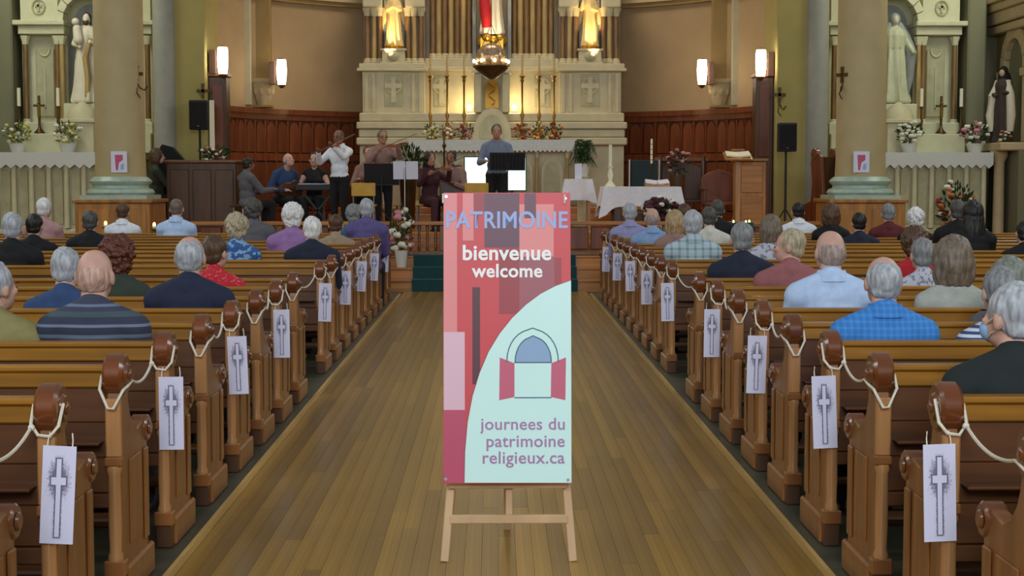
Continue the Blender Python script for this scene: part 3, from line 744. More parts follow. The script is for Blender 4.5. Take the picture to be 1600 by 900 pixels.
aud('grey-haired person in a violet top nearest the altar rail flowers', 16, 573, 310, 'short', 'silver', 'c_violet', 'jacket', seed=12)
aud('man with dark hair in a pale blue shirt before the organ', 17, 276, 310, 'crop', 'taupe', 'c_sky', seed=13)
aud('dark-haired person in a white shirt below the column pedestal', 18, 192, 317, 'short', 'brown', 'c_white', seed=14)
aud('person with short black hair in a black coat left of the white shirt', 13, 141, 329, 'short', 'darkgrey', 'c_black', 'jacket', seed=15)
aud('white-haired woman in a dusty pink top by the side altar', 16, 69, 309, 'short', 'white', 'c_pink', sex='f', seed=16)
aud('black-haired person in black between two grey heads', 12, 54, 334, 'short', 'black', 'c_black', seed=17)
aud('grey-haired man in a black jacket at the far end of the pew', 9, 20, 332, 'short', 'silver', 'c_black', 'jacket', seed=18)
aud('person with dark grey hair in a charcoal coat behind the blue floral blouse', 15, 395, 308, 'fluffy', 'darkgrey', 'c_grey', 'jacket', seed=19)
# right of the aisle
aud('grey-haired man in a lavender shirt, first by the aisle', 16, 984, 317, 'short', 'silver', 'c_lavender', seed=20)
aud('balding man in a light blue shirt by the aisle', 14, 1019, 324, 'fringe', 'skingrey', 'c_lightblue', skin='skin_pink', seed=21)
aud('person with sandy brown hair behind the plaid shirt', 13, 1054, 326, 'bob', 'sandy', 'c_pinkgrey', sex='f', seed=22)
aud('white-haired man in a pale grey plaid shirt', 10, 1082, 328, 'short', 'silver', 'c_plaid', 'jacket', seed=23)
aud('dark grey-haired person in a cream shirt past the plaid shirt', 14, 1108, 323, 'short', 'darkgrey', 'c_cream', seed=24)
aud('grey-haired man in a navy jacket beside the mauve shirt', 7, 1159, 347, 'short', 'grey', 'c_navy', 'jacket', seed=25)
aud('brown-haired woman in a pale printed top behind the navy jacket', 10, 1204, 333, 'bob', 'taupe', 'c_paleprint', sex='f', seed=26)
aud('sandy-grey-haired man in a mauve shirt turning his head towards the aisle', 6, 1234, 357, 'short', 'blondgrey', 'c_mauve', 'jacket', skin='skin_pink', yaw=1.15, seed=27)
aud('balding man in a pale blue collared shirt', 4, 1297, 358, 'fringe', 'skingrey', 'c_sky', 'jacket', skin='skin_pink', seed=28, yaw=.15)
aud('grey-haired man in a bright blue checked shirt', 2, 1380, 398, 'thin', 'silver', 'c_bluecheck', 'jacket', seed=29, skin='skin_fair')
aud('dark-haired man in a white shirt before the ambo', 18, 1247, 316, 'short', 'black', 'c_white', seed=30)
aud('brown-haired person in a black top left of the column pedestal', 15, 1298, 315, 'bob', 'brown', 'c_black', sex='f', seed=31)
aud('black-haired person in navy below the column pedestal', 14, 1342, 332, 'short', 'black', 'c_navy', seed=32)
aud('grey-haired person in a dark red top by the column pedestal', 16, 1388, 318, 'short', 'grey', 'c_darkred', seed=33)
aud('woman with fluffy white hair beside the dark red top', 15, 1430, 323, 'fluffy', 'white', 'c_black', sex='f', seed=34)
aud('dark brown-haired person in a red top hidden behind grey heads', 7, 1428, 351, 'fluffy', 'brown', 'c_red', seed=35)
aud('short grey-haired person in a pale patterned top', 6, 1441, 374, 'short', 'grey', 'c_paleprint', sex='f', seed=36)
aud('woman with a full grey-brown bob in a pale grey top', 4, 1488, 368, 'bob', 'taupe', 'c_greywhite', sex='f', seed=37, hs=1.12)
aud('woman with long black hair down her back', 12, 1520, 312, 'long', 'black', 'c_black', sex='f', seed=38, smax=1.12)
aud('person with dark grey hair in a black coat beside the long black hair', 14, 1496, 312, 'short', 'darkgrey', 'c_black', 'jacket', seed=39)
aud('person with dull grey-green hair behind the dark green jacket', 3, 1575, 397, 'bob', 'olivegrey', 'c_grey', sex='f', seed=40)
r22 = aud('grey-haired man in a dark green jacket in the nearest pew', 0, 1582, 440, 'short', 'silver', 'c_dgreen', 'jacket', skin='skin_pink', yaw=.45, seed=41)
aud('person in a navy and white striped shirt behind the dark green jacket', 2, 1562, 440, 'short', 'grey', 'c_bluestripe', sex='f', seed=42)
aud('dark-haired person in black at the picture edge', 11, 1600, 345, 'short', 'black', 'c_black', seed=43)
aud('brown-haired person past the sandy head, half hidden', 16, 1069, 318, 'short', 'brown', 'c_grey', seed=44)
aud('dark-haired person just below the lectern', 17, 1121, 312, 'short', 'darkgrey', 'c_black', seed=45)
# the blue face mask hanging from the ear of the man in green
fm = thing('face_mask', 'pale blue paper face mask worn by the man in the dark green jacket', 'mask', r22.location)
fm.scale = r22.scale; fg = figure('m', yaw=.45)
mk = bpy.data.objects.new('mask_sheet', G().ell((0, .082, -.055), (.062, .05, .05), 20, 12, fn=lambda d: 1 + .02 * math.sin(d.z * 30)).mesh('mask_sheet')); COL.objects.link(mk)
mk.data.materials.append(mat('mask_blue', (140, 176, 222), .8)); mk.parent = fm; mk.location = fg['hc']; mk.rotation_euler = fg['eul']
for sx in (-1, 1):
    lp = G().tube([(sx * .055, .07, -.03), (sx * .074, .03, -.012), (sx * .086, -.025, .012), (sx * .084, -.03, -.035), (sx * .07, .03, -.06), (sx * .052, .065, -.08)], .0028, 6).obj('ear_loop', 'pot_white', fm)
    lp.location = fg['hc']; lp.rotation_euler = fg['eul']

# ------------------------------------------------------------------ high altar
def AX(px, Y): return (px - 769) * Y / F + OFF
def colonnette(x, y, z0, z1, r, m, parent, capm='altar_white', name='colonnette', n=14):
    c = G().lathe([(r * 1.0, z0), (r * .96, (z0 + z1) / 2), (r * .88, z1)], n, (x, y, 0)).obj(name, m, parent)
    G().lathe([(r * 1.6, z0 - .1), (r * 1.6, z0 - .06), (r * 1.25, z0 - .045), (r * 1.3, z0 - .02), (r * 1.05, z0)], n, (x, y, 0)).obj('column_base', capm, c)
    G().lathe([(r * .95, z1), (r * 1.15, z1 + .02), (r * 1.1, z1 + .05), (r * 1.7, z1 + .14), (r * 1.75, z1 + .16)], n, (x, y, 0), fn=lambda a, z: 1 + .08 * math.cos(8 * a)).obj('capital', capm, c)
    return c
for k in range(3):
    z = SF + .12 * (k + 1)
    struct(G().bb(-3.1 + k * .15 + OFF, 3.1 - k * .15 + OFF, 27.5 + k * .25, 31, z - .12, z).obj('floor_altar_step' + '_lower _middle _upper'.split()[k], 'step_wood', bevel=.006))
AZ = SF + .36
ha = thing('high_altar', 'tall cream and brown marble high altar filling the apse', 'altar', (OFF, 0, 0))
def W(x): return x
G().bb(-2.55, 2.55, 29.75, 30.9, AZ, 2.36).obj('lower_body', 'altar_white', ha, bevel=.01)
for k, (hw, yf, z0, z1) in enumerate(((2.60, 29.6, 2.36, 2.5), (2.56, 29.67, 2.51, 2.66), (2.6, 29.63, 2.67, 2.8), (2.55, 29.72, 2.81, 2.98))):
    G().bb(-hw, hw, yf, 30.9, z0, z1).obj('stone_course', 'altar_white', ha, bevel=.02)
G().bb(-1.3, 1.3, 30.1, 30.9, 2.98, 3.8).obj('centre_dado', 'altar_white', ha)
G().bb(-1.3, 1.3, 29.98, 30.9, 3.8, 3.88).obj('centre_ledge', 'altar_white', ha, bevel=.015)
G().bb(-1.3, 1.3, 30.15, 30.9, 3.88, 4.05).obj('centre_attic', 'altar_white', ha, bevel=.01)
G().bb(-1.3, 1.3, 30.6, 30.9, 4.05, 6.6).obj('centre_back', 'marble_gold', ha)
cross_rel = [(-.05, -.24), (.05, -.24), (.04, .04), (.17, .04), (.17, .13), (.04, .13), (.05, .25), (-.05, .25), (-.04, .13), (-.17, .13), (-.17, .04), (-.04, .04)]
def relief(x, y, z, w, h):
    p = G().bb(x - w / 2, x + w / 2, y - .015, y + .01, z - h / 2, z + h / 2).obj('relief_panel', 'relief_green', ha, bevel=.008)
    G().prism([(a + x, b + z) for a, b in cross_rel], y - .035, y - .012, 'XZ').obj('relief_cross', 'altar_white', p)
    G().tube([(x + .15 * math.cos(2 * PI * i / 20), y - .02, z + .085 + .15 * math.sin(2 * PI * i / 20)) for i in range(20)], .012, 6, True).obj('relief_ring', 'altar_white', p)
for s in (-1, 1):
    x0, x1 = 1.3, 2.5
    G().bb(s * x0, s * x1, 29.9, 30.9, 2.98, 3.78).obj('tower_dado', 'altar_white', ha, bevel=.01)
    G().bb(s * (x0 - .05), s * (x1 + .1), 29.78, 30.9, 3.78, 3.84).obj('tower_ledge', 'altar_white', ha, bevel=.012)
    G().bb(s * (x0 - .02), s * (x1 + .06), 29.82, 30.9, 3.84, 3.93).obj('tower_ledge', 'altar_white', ha, bevel=.012)
    relief(s * 1.9, 29.9, 3.42, .36, .62); relief(s * .98, 30.1, 3.42, .3, .62)
    for px_ in (1.38, 1.52, 2.28, 2.42): G().bb(s * px_ - .035, s * px_ + .035, 29.87, 29.9, 3.0, 3.75).obj('pilaster_strip', 'altar_white', ha, bevel=.006)
    G().bb(s * x0, s * x1, 30.55, 30.9, 3.93, 6.6).obj('tower_back', 'niche_grey', ha)
    for px_, m_ in ((1.38, 'marble_brown'), (1.51, 'marble_gold'), (1.63, 'marble_brown'), (2.17, 'marble_brown'), (2.29, 'marble_gold'), (2.42, 'marble_brown')):
        colonnette(s * px_, 30.15, 4.05, 4.86, .052, m_, ha)
    for a, b_ in ((1.3, 1.68), (2.12, 2.5)):
        G().bb(s * a, s * b_, 30.0, 30.55, 5.02, 5.3).obj('entablature', 'altar_white', ha, bevel=.02)
        G().bb(s * (a - .03), s * (b_ + .03), 29.95, 30.55, 5.3, 5.38).obj('entablature_cap', 'altar_white', ha, bevel=.015)
        G().bb(s * a, s * b_, 30.3, 30.55, 3.93, 5.02).obj('tower_pier', 'marble_brown', ha)
    for a in (1.73, 2.07):
        G().bb(s * a - .035, s * a + .035, 30.2, 30.4, 3.93, 5.3).obj('niche_jamb', 'niche_grey', ha, bevel=.01)
    for j, q in enumerate((.44, .56, .68, .80, .92, 1.04, 1.16)):
        colonnette(s * q, 30.38, 4.16, 6.3, .056, 'marble_brown' if j % 2 == 0 else 'marble_gold', ha)
    G().bb(s * .3, s * .38, 30.2, 30.5, 3.9, 6.3).obj('niche_jamb', 'niche_grey', ha, bevel=.01)
    G().bb(s * .2, s * .34, 29.55, 30.1, 2.98, 3.72).obj('tabernacle_pier', 'altar_white', ha, bevel=.015)
G().bb(-.22, .22, 29.7, 30.1, 2.98, 3.72).obj('tabernacle_body', 'altar_white', ha)
G().bb(-.38, .38, 29.5, 30.1, 3.72, 3.8).obj('tabernacle_cap', 'altar_white', ha, bevel=.015)
G().lathe([(.33, 3.8), (.3, 3.95), (.2, 4.08), (.08, 4.14), (.05, 4.22)], 24, (0, 29.95, 0)).obj('tabernacle_dome', 'altar_white', ha)
td = G().prism(arch_poly(.26, 3.06, 3.62), 29.66, 29.7, 'XZ').obj('tabernacle_door', 'brass', ha, fix=True)
G().tube([(.06 * math.sin(i * .9) , 29.655, 3.12 + i * .035) for i in range(13)], .014, 6).obj('door_relief', 'gold', td)
G().prism(arch_poly(.74, 2.45, 3.05), 29.3, 29.55, 'XZ').obj('throne_arch', 'altar_white', ha, fix=True)
G().prism(arch_poly(.46, 2.47, 2.93), 29.27, 29.31, 'XZ').obj('throne_niche', 'relief_green', ha, fix=True)
# mensa and arcaded frontal
G().bb(-1.42, 1.42, 28.75, 29.6, AZ, 2.3).obj('frontal', 'altar_white', ha)
G().bb(-1.5, 1.5, 28.62, 29.6, 2.3, 2.42).obj('mensa', 'altar_white', ha, bevel=.015)
for i in range(5):
    x = -1.12 + i * .56
    p = G().prism([(a + x, b_) for a, b_ in arch_poly(.4, AZ + .08, 2.12)], 28.70, 28.76, 'XZ').obj('arch_panel', 'altar_white', ha, fix=True)
    G().prism([(a + x, b_) for a, b_ in arch_poly(.28, AZ + .12, 2.03)], 28.685, 28.71, 'XZ').obj('arch_inset', 'relief_green', p, fix=True)
for i in range(6): colonnette(-1.4 + i * .56, 28.7, AZ + .12, 2.1, .035, 'marble_gold', ha)
ac = thing('altar_cloth', 'white lace altar cloth with scalloped hem on the high altar', 'altar cloth', (OFF, 28.55, 0))
G().bb(-1.54, 1.54, .0, .95, 2.421, 2.435).obj('cloth_top', 'lace', ac)
def scallop(w, ztop, zbot, n, d=.035):
    p = [(-w, ztop)]; 
    for i in range(n):
        a, b_ = -w + 2 * w * i / n, -w + 2 * w * (i + 1) / n
        p += [(a, zbot + d), ((a + b_) / 2, zbot)]
    p += [(w, zbot + d), (w, ztop)]; return p[::-1]
g = G(); n = 36; w_ = 1.54
def scallop_strip(w, ztop, zbot, n, y0, y1, d=.04):
    g = G()
    for i in range(n):
        a, b_ = -w + 2 * w * i / n, -w + 2 * w * (i + 1) / n; c_ = (a + b_) / 2
        g.prism([(a, ztop), (a, zbot + d), (c_, zbot), (b_, zbot + d), (b_, ztop)], y0, y1, 'XZ')
    return g
scallop_strip(1.54, 2.435, 2.2, 36, -.008, .0).obj('lace_drop', 'lace', ac, smooth=0, fix=True)

# statues: a robed standing figure
def robed(name, h, arms, fold=.07, lean=0, voxel=.014, wide=1.0):
    g = G(); s = h / 1.62
    pr_ = [(.22, 0), (.235, .04), (.2, .35), (.185, .7), (.16, .95), (.17, 1.1), (.18, 1.22), (.15, 1.32), (.07, 1.39)]
    g.lathe([(r * wide, z) for r, z in pr_], 40, sy=.78, fn=lambda a, z: 1 + fold * 1.5 * (1 - z / 1.5) * (math.sin(8 * a + 1.5 * z) + .35 * math.sin(13 * a)))
    g.cap((0, 0, 1.34), (0, .0, 1.44), .05, .045); g.ell((0, -.005, 1.51), (.07, .085, .1), 16, 12); g.ell((0, -.05, 1.47), (.045, .05, .05), 12, 8); g.cap((0, -.08, 1.51), (0, -.095, 1.485), .011, .013, 8)
    for sh, el, hd in arms: g.cap(sh, el, .06, .055); g.cap(el, hd, .055, .035); g.ell(hd, (.035, .03, .045), 10, 8)
    for v_ in range(len(g.v)): g.v[v_] = tuple(c_ * s for c_ in g.v[v_])
    return remesh(g, name, voxel, 2)
def place_statue(name, label, cat, pos, h, arms, m, rz=0, hairc=None, extra=None, fold=.08, wide=1.0):
    t = thing(name, label, cat, pos, rz); ob('figure', robed('figure', h, arms, fold, wide=wide), m, t); s = h / 1.62
    if hairc: G().ell((0, .025 * s, 1.53 * s), (.082 * s, .088 * s, .1 * s), 18, 12, hairfn(.1, 5, 3)).ell((0, .05 * s, 1.43 * s), (.075 * s, .05 * s, .1 * s), 14, 10, hairfn(.1, 5, 4)).obj('hair', hairc, t)
    return t, s
mat('statue_gold', (236, 206, 140), .5, var=.1); mat('statue_white', (224, 214, 192), .5, var=.06); mat('statue_red', (190, 24, 34), .6, var=.15); mat('statue_cream', (196, 196, 164), .55, var=.1); mat('habit_brown', (58, 46, 42), .7, var=.2); mat('statue_face', (206, 170, 140), .5)
PRAY = [((-.14, 0, 1.28), (-.2, -.08, 1.06), (-.04, -.2, 1.14)), ((.14, 0, 1.28), (.2, -.08, 1.06), (.04, -.2, 1.14))]
HOLD = [((-.14, 0, 1.28), (-.22, -.04, 1.06), (-.08, -.2, 1.0)), ((.14, 0, 1.28), (.22, -.04, 1.04), (.1, -.2, 1.08))]
OPEN = [((-.14, 0, 1.28), (-.24, -.04, 1.06), (-.3, -.14, .92)), ((.14, 0, 1.28), (.24, -.04, 1.06), (.3, -.14, .92))]
BLESS = [((-.14, 0, 1.28), (-.24, -.08, 1.08), (-.2, -.22, 1.3)), ((.14, 0, 1.28), (.2, -.06, 1.06), (.05, -.2, 1.1))]
for s in (-1, 1):
    sd = 'left' if s < 0 else 'right'
    x = s * 1.9 + OFF
    t, k = place_statue('angel_statue', 'glowing gilded statue in the %s niche of the high altar' % sd, 'statue', (x, 30.1, 4.24), 1.12, PRAY if s < 0 else BLESS, 'statue_gold', hairc='gold', fold=.14)
    for q in (-1, 1):
        wg = G()
        for i in range(6): wg.ell((q * (.1 + .028 * i), .08 + .01 * i, .82 - .07 * i), (.035, .018, .15 + .01 * i), 10, 8)
        wg.obj('wing', 'statue_gold', t)
    G().lathe([(.17, -.018), (.18, .03), (.14, .06)], 18, fn=lambda a, z: 1 + .1 * math.cos(7 * a)).obj('gilded_clouds', 'gold', t)
    pl = thing('statue_plinth', 'white block plinth with round boss under the %s gilded statue' % sd, 'plinth', (x, 30.1, 3.931))
    G().bb(-.25, .25, -.22, .22, 0, .04).bb(-.22, .22, -.2, .2, .04, .25).bb(-.25, .25, -.22, .22, .25, .289).obj('block', 'altar_white', pl, bevel=.008)
    G().ell((0, -.2, .145), (.11, .06, .1), 18, 12).obj('round_boss', 'relief_green', pl)
    point('statue_spot', (x + s * .1, 29.72, 4.0), 64, (1, .72, .34), .04, .8, (x, 30.1, 4.72))
t, k = place_statue('christ_statue', 'white robed statue with red mantle above the tabernacle', 'statue', (OFF, 30.05, 4.5), 1.6, BLESS, 'statue_white', hairc='hair_brown')
G().tube([(-.12 * k, -.1, 1.25 * k), (-.16 * k, -.17 * k, .9 * k), (-.13 * k, -.2 * k, .5 * k), (-.1 * k, -.19 * k, .12 * k)], [.07, .1, .11, .09], 12).obj('mantle', 'statue_red', t)
cl = G()
for i in range(9): a = 2 * PI * i / 9; cl.ell((.2 * math.cos(a), .16 * math.sin(a), -.1 + .03 * math.sin(5 * a)), (.1, .09, .09), 10, 8)
cl.bb(-.22, .22, -.18, .18, -.28, -.1).obj('gilded_base', 'gold', t)
point('statue_spot', (OFF, 29.55, 4.25), 16, (1, .8, .5), .04, 1.2, (OFF, 30.05, 5.0))
# lamps beside the tabernacle
for s in (-1, 1):
    t = thing('altar_lamp', 'small glowing uplight %s of the tabernacle' % ('left' if s < 0 else 'right'), 'lamp', (OFF + s * .43, 29.85, 2.981), 0)
    G().lathe([(.05, 0), (.05, .02), (.02, .03), (.02, .06)], 14).obj('base', 'brass', t)
    G().ell((0, 0, .1), (.05, .05, .06), 14, 10).obj('bulb', 'bulb_glow', t)
    point('altar_lamp_light', (OFF + s * .43, 29.78, 3.12), 7, (1, .78, .42), .05)
# six tall brass candlesticks
def candlestick(h=1.22, ch=.4):
    t = thing('candlestick', 'x', 'candlestick')
    G().lathe([(.1, 0), (.1, .03), (.06, .06), (.035, .12), (.06, .18), (.03, .24), (.02, .4), (.04, .48), (.02, .56), (.018, h - .12), (.04, h - .08), (.02, h - .05), (.06, h)], 14).obj('stick', 'brass', t)
    G().cyl((0, 0, h), (0, 0, h + ch), .02, .018, 10).obj('candle', 'candle_ivory', t)
    return t
c0 = candlestick(); first = True
for i, px in enumerate((674, 700, 726, 816, 842, 865)):
    o = c0 if i == 0 else copytree(c0); o.location = (AX(px, 29.45), 29.4, 2.436 if abs(px - 769) < 0 else 2.5)
    o['label'] = 'tall brass altar candlestick, %s from the left of the six' % ORD[i]; o['group'] = 'altar candlesticks'
    o.location.z = 2.66 if abs(o.location.x - OFF) > 9 else 2.436; o.location.y = 29.35
def bouquet(name, label, loc, R, H, petals, leafm='leaf', pot=None, nl=60, nf=26, fs=.035, seed=1, flat_=1.0, cat='flowers'):
    rnd = random.Random(seed); t = thing(name, label, cat, loc); zp = 0
    if pot:
        zp = pot[1]; G().lathe([(pot[0] * .7, 0), (pot[0] * .75, .01), (pot[0], zp * .9), (pot[0] * 1.08, zp)], 18).obj('pot', pot[2], t)
    g = G(); ctr = Vector((0, 0, zp + H * .45))
    def rp():
        while True:
            v = Vector((rnd.uniform(-1, 1), rnd.uniform(-1, 1), rnd.uniform(-1, 1)))
            if .25 < v.length < 1: return Vector((v.x * R, v.y * R * flat_, v.z * H * .5))
    for i in range(nl):
        p = rp(); d = (p + Vector((0, 0, .3 * H))).normalized(); sd = d.cross(Vector((rnd.random(), rnd.random(), .3))).normalized(); L = R * rnd.uniform(.25, .5); c_ = ctr + p
        n_ = d.cross(sd) * L * .08
        g.add([c_ - d * L * .5, c_ + sd * L * .2 + n_, c_ + d * L * .5, c_ - sd * L * .2 + n_, c_ - n_ * 2], [(0, 1, 2, 4), (0, 4, 2, 3)])
    for i in range(max(5, nl // 8)):
        p = rp(); g.tube([(0, 0, zp * .6), (p.x * .4, p.y * .4, zp + H * .25), ctr + p], .004, 4)
    struct(g.obj('foliage', leafm, t), 'stuff')
    for j, m_ in enumerate(petals):
        g = G()
        for i in range(nf // len(petals)):
            p = rp(); p = p.normalized() * .5 * Vector((R, R * flat_, H * .5)).length * rnd.uniform(.75, 1) if False else p * 1.05
            c_ = ctr + p; r_ = fs * rnd.uniform(.7, 1.25)
            g.ell(c_, (r_, r_, r_ * .7), 8, 5, fn=lambda d: 1 + .25 * math.sin(6 * math.atan2(d.y, d.x)))
        struct(g.obj('blossoms', m_, t), 'stuff')
    return t
for i, (px, ms) in enumerate(((674, ('flower_yellow', 'flower_white')), (702, ('flower_orange', 'flower_white')), (727, ('flower_red', 'flower_pink')), (815, ('flower_orange', 'flower_red')), (843, ('flower_orange', 'flower_yellow')), (866, ('flower_red', 'flower_orange')))):
    bouquet('altar_bouquet', 'low %s bouquet, %s from the left on the high altar' % (ms[0].replace('flower_', ''), ORD[i]), (AX(px, 29.0) , 28.98, 2.436), .16, .36, ms, 'bronze' if False else 'leaf', None, 50, 22, .03, seed=i + 3)
# hanging sanctuary lamp
sl = thing('sanctuary_lamp', 'hanging bronze sanctuary lamp with ring of small bulbs before the altar', 'hanging lamp', (PX(768, 27.3), 27.3, 0))
z0 = PZ(105, 27.3)
G().lathe([(.01, z0 - .22), (.05, z0 - .21), (.12, z0 - .17), (.22, z0 - .1), (.29, z0 - .03), (.3, z0), (.27, z0 + .01)], 24).obj('bowl', 'bronze', sl)
G().tube([(.31 * math.cos(2 * PI * i / 28), .31 * math.sin(2 * PI * i / 28), z0 + .01) for i in range(28)], .018, 8, True).obj('ring', 'bronze', sl)
G().ell((0, 0, z0 + .16), (.27, .27, .26), 20, 12).obj('glass_globe', mat('smoked_glass', (176, 146, 118), .15, .35, var=.5, scale=22, bump=.6), sl)
for i in range(8):
    a = 2 * PI * i / 8 + .2; x, y = .31 * math.cos(a), .31 * math.sin(a)
    G().cyl((x, y, z0 + .0), (x, y, z0 + .07), .014, n=8).obj('bulb_holder', 'brass', sl); G().ell((x, y, z0 + .1), (.024, .024, .034), 10, 8).obj('bulb', 'bulb_glow', sl)
for i in range(3):
    a = 2 * PI * i / 3 + .5; G().tube([(.29 * math.cos(a), .29 * math.sin(a), z0), (.2 * math.cos(a), .2 * math.sin(a), z0 + .35), (0, 0, z0 + .75)], .006, 6).obj('chain', 'bronze', sl)
G().cyl((0, 0, z0 + .74), (0, 0, 9.4), .01, n=8).obj('hanging_rod', 'bronze', sl)
# sconces
for px, py, Y, s, lab in ((348, 95, 27.08, -1, 'wall sconce on the timber jamb left of the choir'), (440, 113, 29.05, -1, 'wall sconce on the pilaster left of the altar'), (1189, 99, 27.08, 1, 'wall sconce on the timber jamb right of the choir'), (1097, 113, 29.05, 1, 'wall sconce on the pilaster right of the altar')):
    p = P(px, py, Y); t = thing('wall_sconce', 'glowing white cylinder ' + lab, 'sconce', p)
    G().lathe([(.02, -.24), (.07, -.235), (.09, -.1), (.096, .05), (.088, .2), (.08, .235), (.02, .238)], 24).obj('shade', 'lamp_glow', t)
    G().lathe([(.01, -.3), (.03, -.29), (.06, -.26), (.085, -.235), (.07, -.23)], 18).obj('bottom_cap', 'brass', t); G().lathe([(.09, .235), (.08, .25), (.02, .265)], 18).obj('top_cap', 'brass', t)
    G().bb(s * .02, s * .24, .1, .13, -.06, .0).bb(s * .13, s * .24, .05, .3, -.22, .2).obj('bracket', 'dark_wood', t, bevel=.006)

# ------------------------------------------------------------------ side altars
CF = .55
def side_altar(s):
    sd = 'left' if s < 0 else 'right'; cx = s * 7.33 + OFF; Y = 27.5
    Z = lambda py: PZ(py, Y)
    t = thing('side_altar', 'pale green-white marble side altar in the %s chapel' % sd, 'altar', (cx, 0, 0))
    zt = Z(240)
    xa_, xb_ = (-1.44, 1.24) if s < 0 else (-1.24, 1.44)
    G().bb(xa_ + .1, xb_ - .1, 27.05, 27.9, CF, zt - .12).obj('altar_block', 'side_altar_white', t)
    G().bb(xa_, xb_, 26.92, 27.9, zt - .12, zt).obj('mensa', 'side_altar_white', t, bevel=.015)
    G().bb(xa_ + .03, xb_ - .03, 26.95, 27.06, CF, CF + .28).obj('plinth', 'side_altar_white', t, bevel=.02)
    for i in range(9):
        x = xa_ + .12 + i * .305
        G().lathe([(.06, CF + .3), (.05, CF + .34), (.045, zt - .3), (.065, zt - .2), (.07, zt - .13)], 12, (x, 26.99, 0)).obj('colonnette', 'side_altar_white', t)
        if i < 8: G().bb(x + .07, x + .235, 27.02, 27.06, CF + .36, zt - .3).obj('front_panel', 'relief_green', t, bevel=.01)
    G().bb(-1.22, 1.22, 27.75, 28.5, zt - .3, Z(208)).obj('gradine', 'side_altar_white', t, bevel=.015)
    G().bb(-1.21, 1.21, 27.95, 28.5, Z(208), Z(190)).obj('gradine', 'side_altar_white', t, bevel=.015)
    # tabernacle with its dome
    G().bb(-.27, .27, 27.45, 28.2, zt, Z(192)).obj('tabernacle', 'altar_white', t, bevel=.01)
    G().bb(-.31, .31, 27.4, 28.2, Z(192), Z(186)).obj('tabernacle_cap', 'altar_white', t, bevel=.01)
    G().lathe([(.28, Z(186)), (.27, Z(180)), (.22, Z(170)), (.1, Z(162)), (.03, Z(158))], 24, (0, 27.75, 0), sy=.9).obj('tabernacle_dome', 'altar_white', t)
    for q in (-1, 1):
        G().bb(q * .38, q * 1.2, 28.25, 28.5, Z(190), Z(28) + .9).obj('bay_wall', 'side_altar_white', t)
        G().bb(q * .62, q * .95, 28.2, 28.26, Z(180), Z(72)).obj('bay_panel', 'relief_green', t, bevel=.012)
        x_ = q * .785
        G().tube([(x_, 28.19, Z(165)), (x_, 28.19, Z(100))], .018, 6).obj('bay_ornament', 'side_altar_white', t)
        G().tube([(x_ + .1 * math.cos(PI * i / 8), 28.19, Z(78) + .08 - .14 * math.sin(PI * i / 8)) for i in range(9)], .018, 6).obj('bay_ornament', 'side_altar_white', t)
        for xx, m_ in ((.44, 'marble_gold'), (.53, 'marble_brown'), (1.1, 'marble_brown')):
            colonnette(q * xx, 28.1, Z(184), Z(66), .052, m_, t, 'side_altar_white')
        G().bb(q * .37, q * 1.2, 28.0, 28.5, Z(50), Z(36)).obj('entablature', 'side_altar_white', t, bevel=.012)
        G().bb(q * .35, q * 1.28, 27.92, 28.5, Z(36), Z(28)).obj('cornice', 'side_altar_white', t, bevel=.015)
        G().bb(q * .5, q * 1.17, 28.08, 28.5, Z(28), Z(28) + 1.0).obj('attic', 'side_altar_white', t)
        em = G().tube([(q * .84 + .11 * math.cos(2 * PI * i / 16), 28.07, Z(6) + .13 * math.sin(2 * PI * i / 16)) for i in range(16)], .02, 6, True).obj('attic_emblem', 'relief_green', t)
        G().bb(q * .84 - .02, q * .84 + .02, 28.05, 28.08, Z(6) - .09, Z(6) + .09).bb(q * .84 - .06, q * .84 + .06, 28.05, 28.08, Z(6), Z(6) + .04).obj('emblem_cross', 'relief_green', em)
    # arch over the statue: ring of voussoirs and the niche shell behind
    zs = Z(30)
    for i in range(9):
        a0, a1 = PI * i / 9 + .01, PI * (i + 1) / 9 - .01
        p = [(.4 * math.cos(a0), zs + .46 * math.sin(a0)), (.54 * math.cos(a0), zs + .62 * math.sin(a0)), (.54 * math.cos(a1), zs + .62 * math.sin(a1)), (.4 * math.cos(a1), zs + .46 * math.sin(a1))]
        G().prism(p, 28.02, 28.3, 'XZ').obj('voussoir', 'side_altar_white', t, bevel=.006)
    G().lathe([(.4, Z(190)), (.4, zs)], 16, (0, 28.3, 0), a0=0, a1=PI, sy=.62).obj('niche', 'niche_grey', t)
    dome = [(.4 * math.cos(PI / 2 * i / 8), zs + .46 * math.sin(PI / 2 * i / 8)) for i in range(9)]
    G().lathe(dome, 16, (0, 28.3, 0), a0=0, a1=PI, sy=.62).obj('niche_shell', 'side_altar_white', t)
    G().bb(-.4, .4, 28.45, 28.5, Z(190), zs + .5).obj('niche_back', 'niche_grey', t)
    G().bb(-.38, .38, 27.9, 28.4, Z(190), Z(160)).obj('statue_block', 'side_altar_white', t, bevel=.01)
    # cloth
    c = thing('altar_cloth', 'white scalloped lace cloth on the %s side altar' % sd, 'altar cloth', (cx, 26.9, 0))
    G().bb(xa_ - .02, xb_ + .02, .008, .8, zt + .001, zt + .012).obj('cloth_top', 'lace', c)
    scallop_strip(1.36, zt + .012, zt - .27, 16 if s < 0 else 18, .0, .008, .07).obj('lace_drop', 'lace', c, smooth=0, fix=True, loc=((xa_ + xb_) / 2, 0, 0))
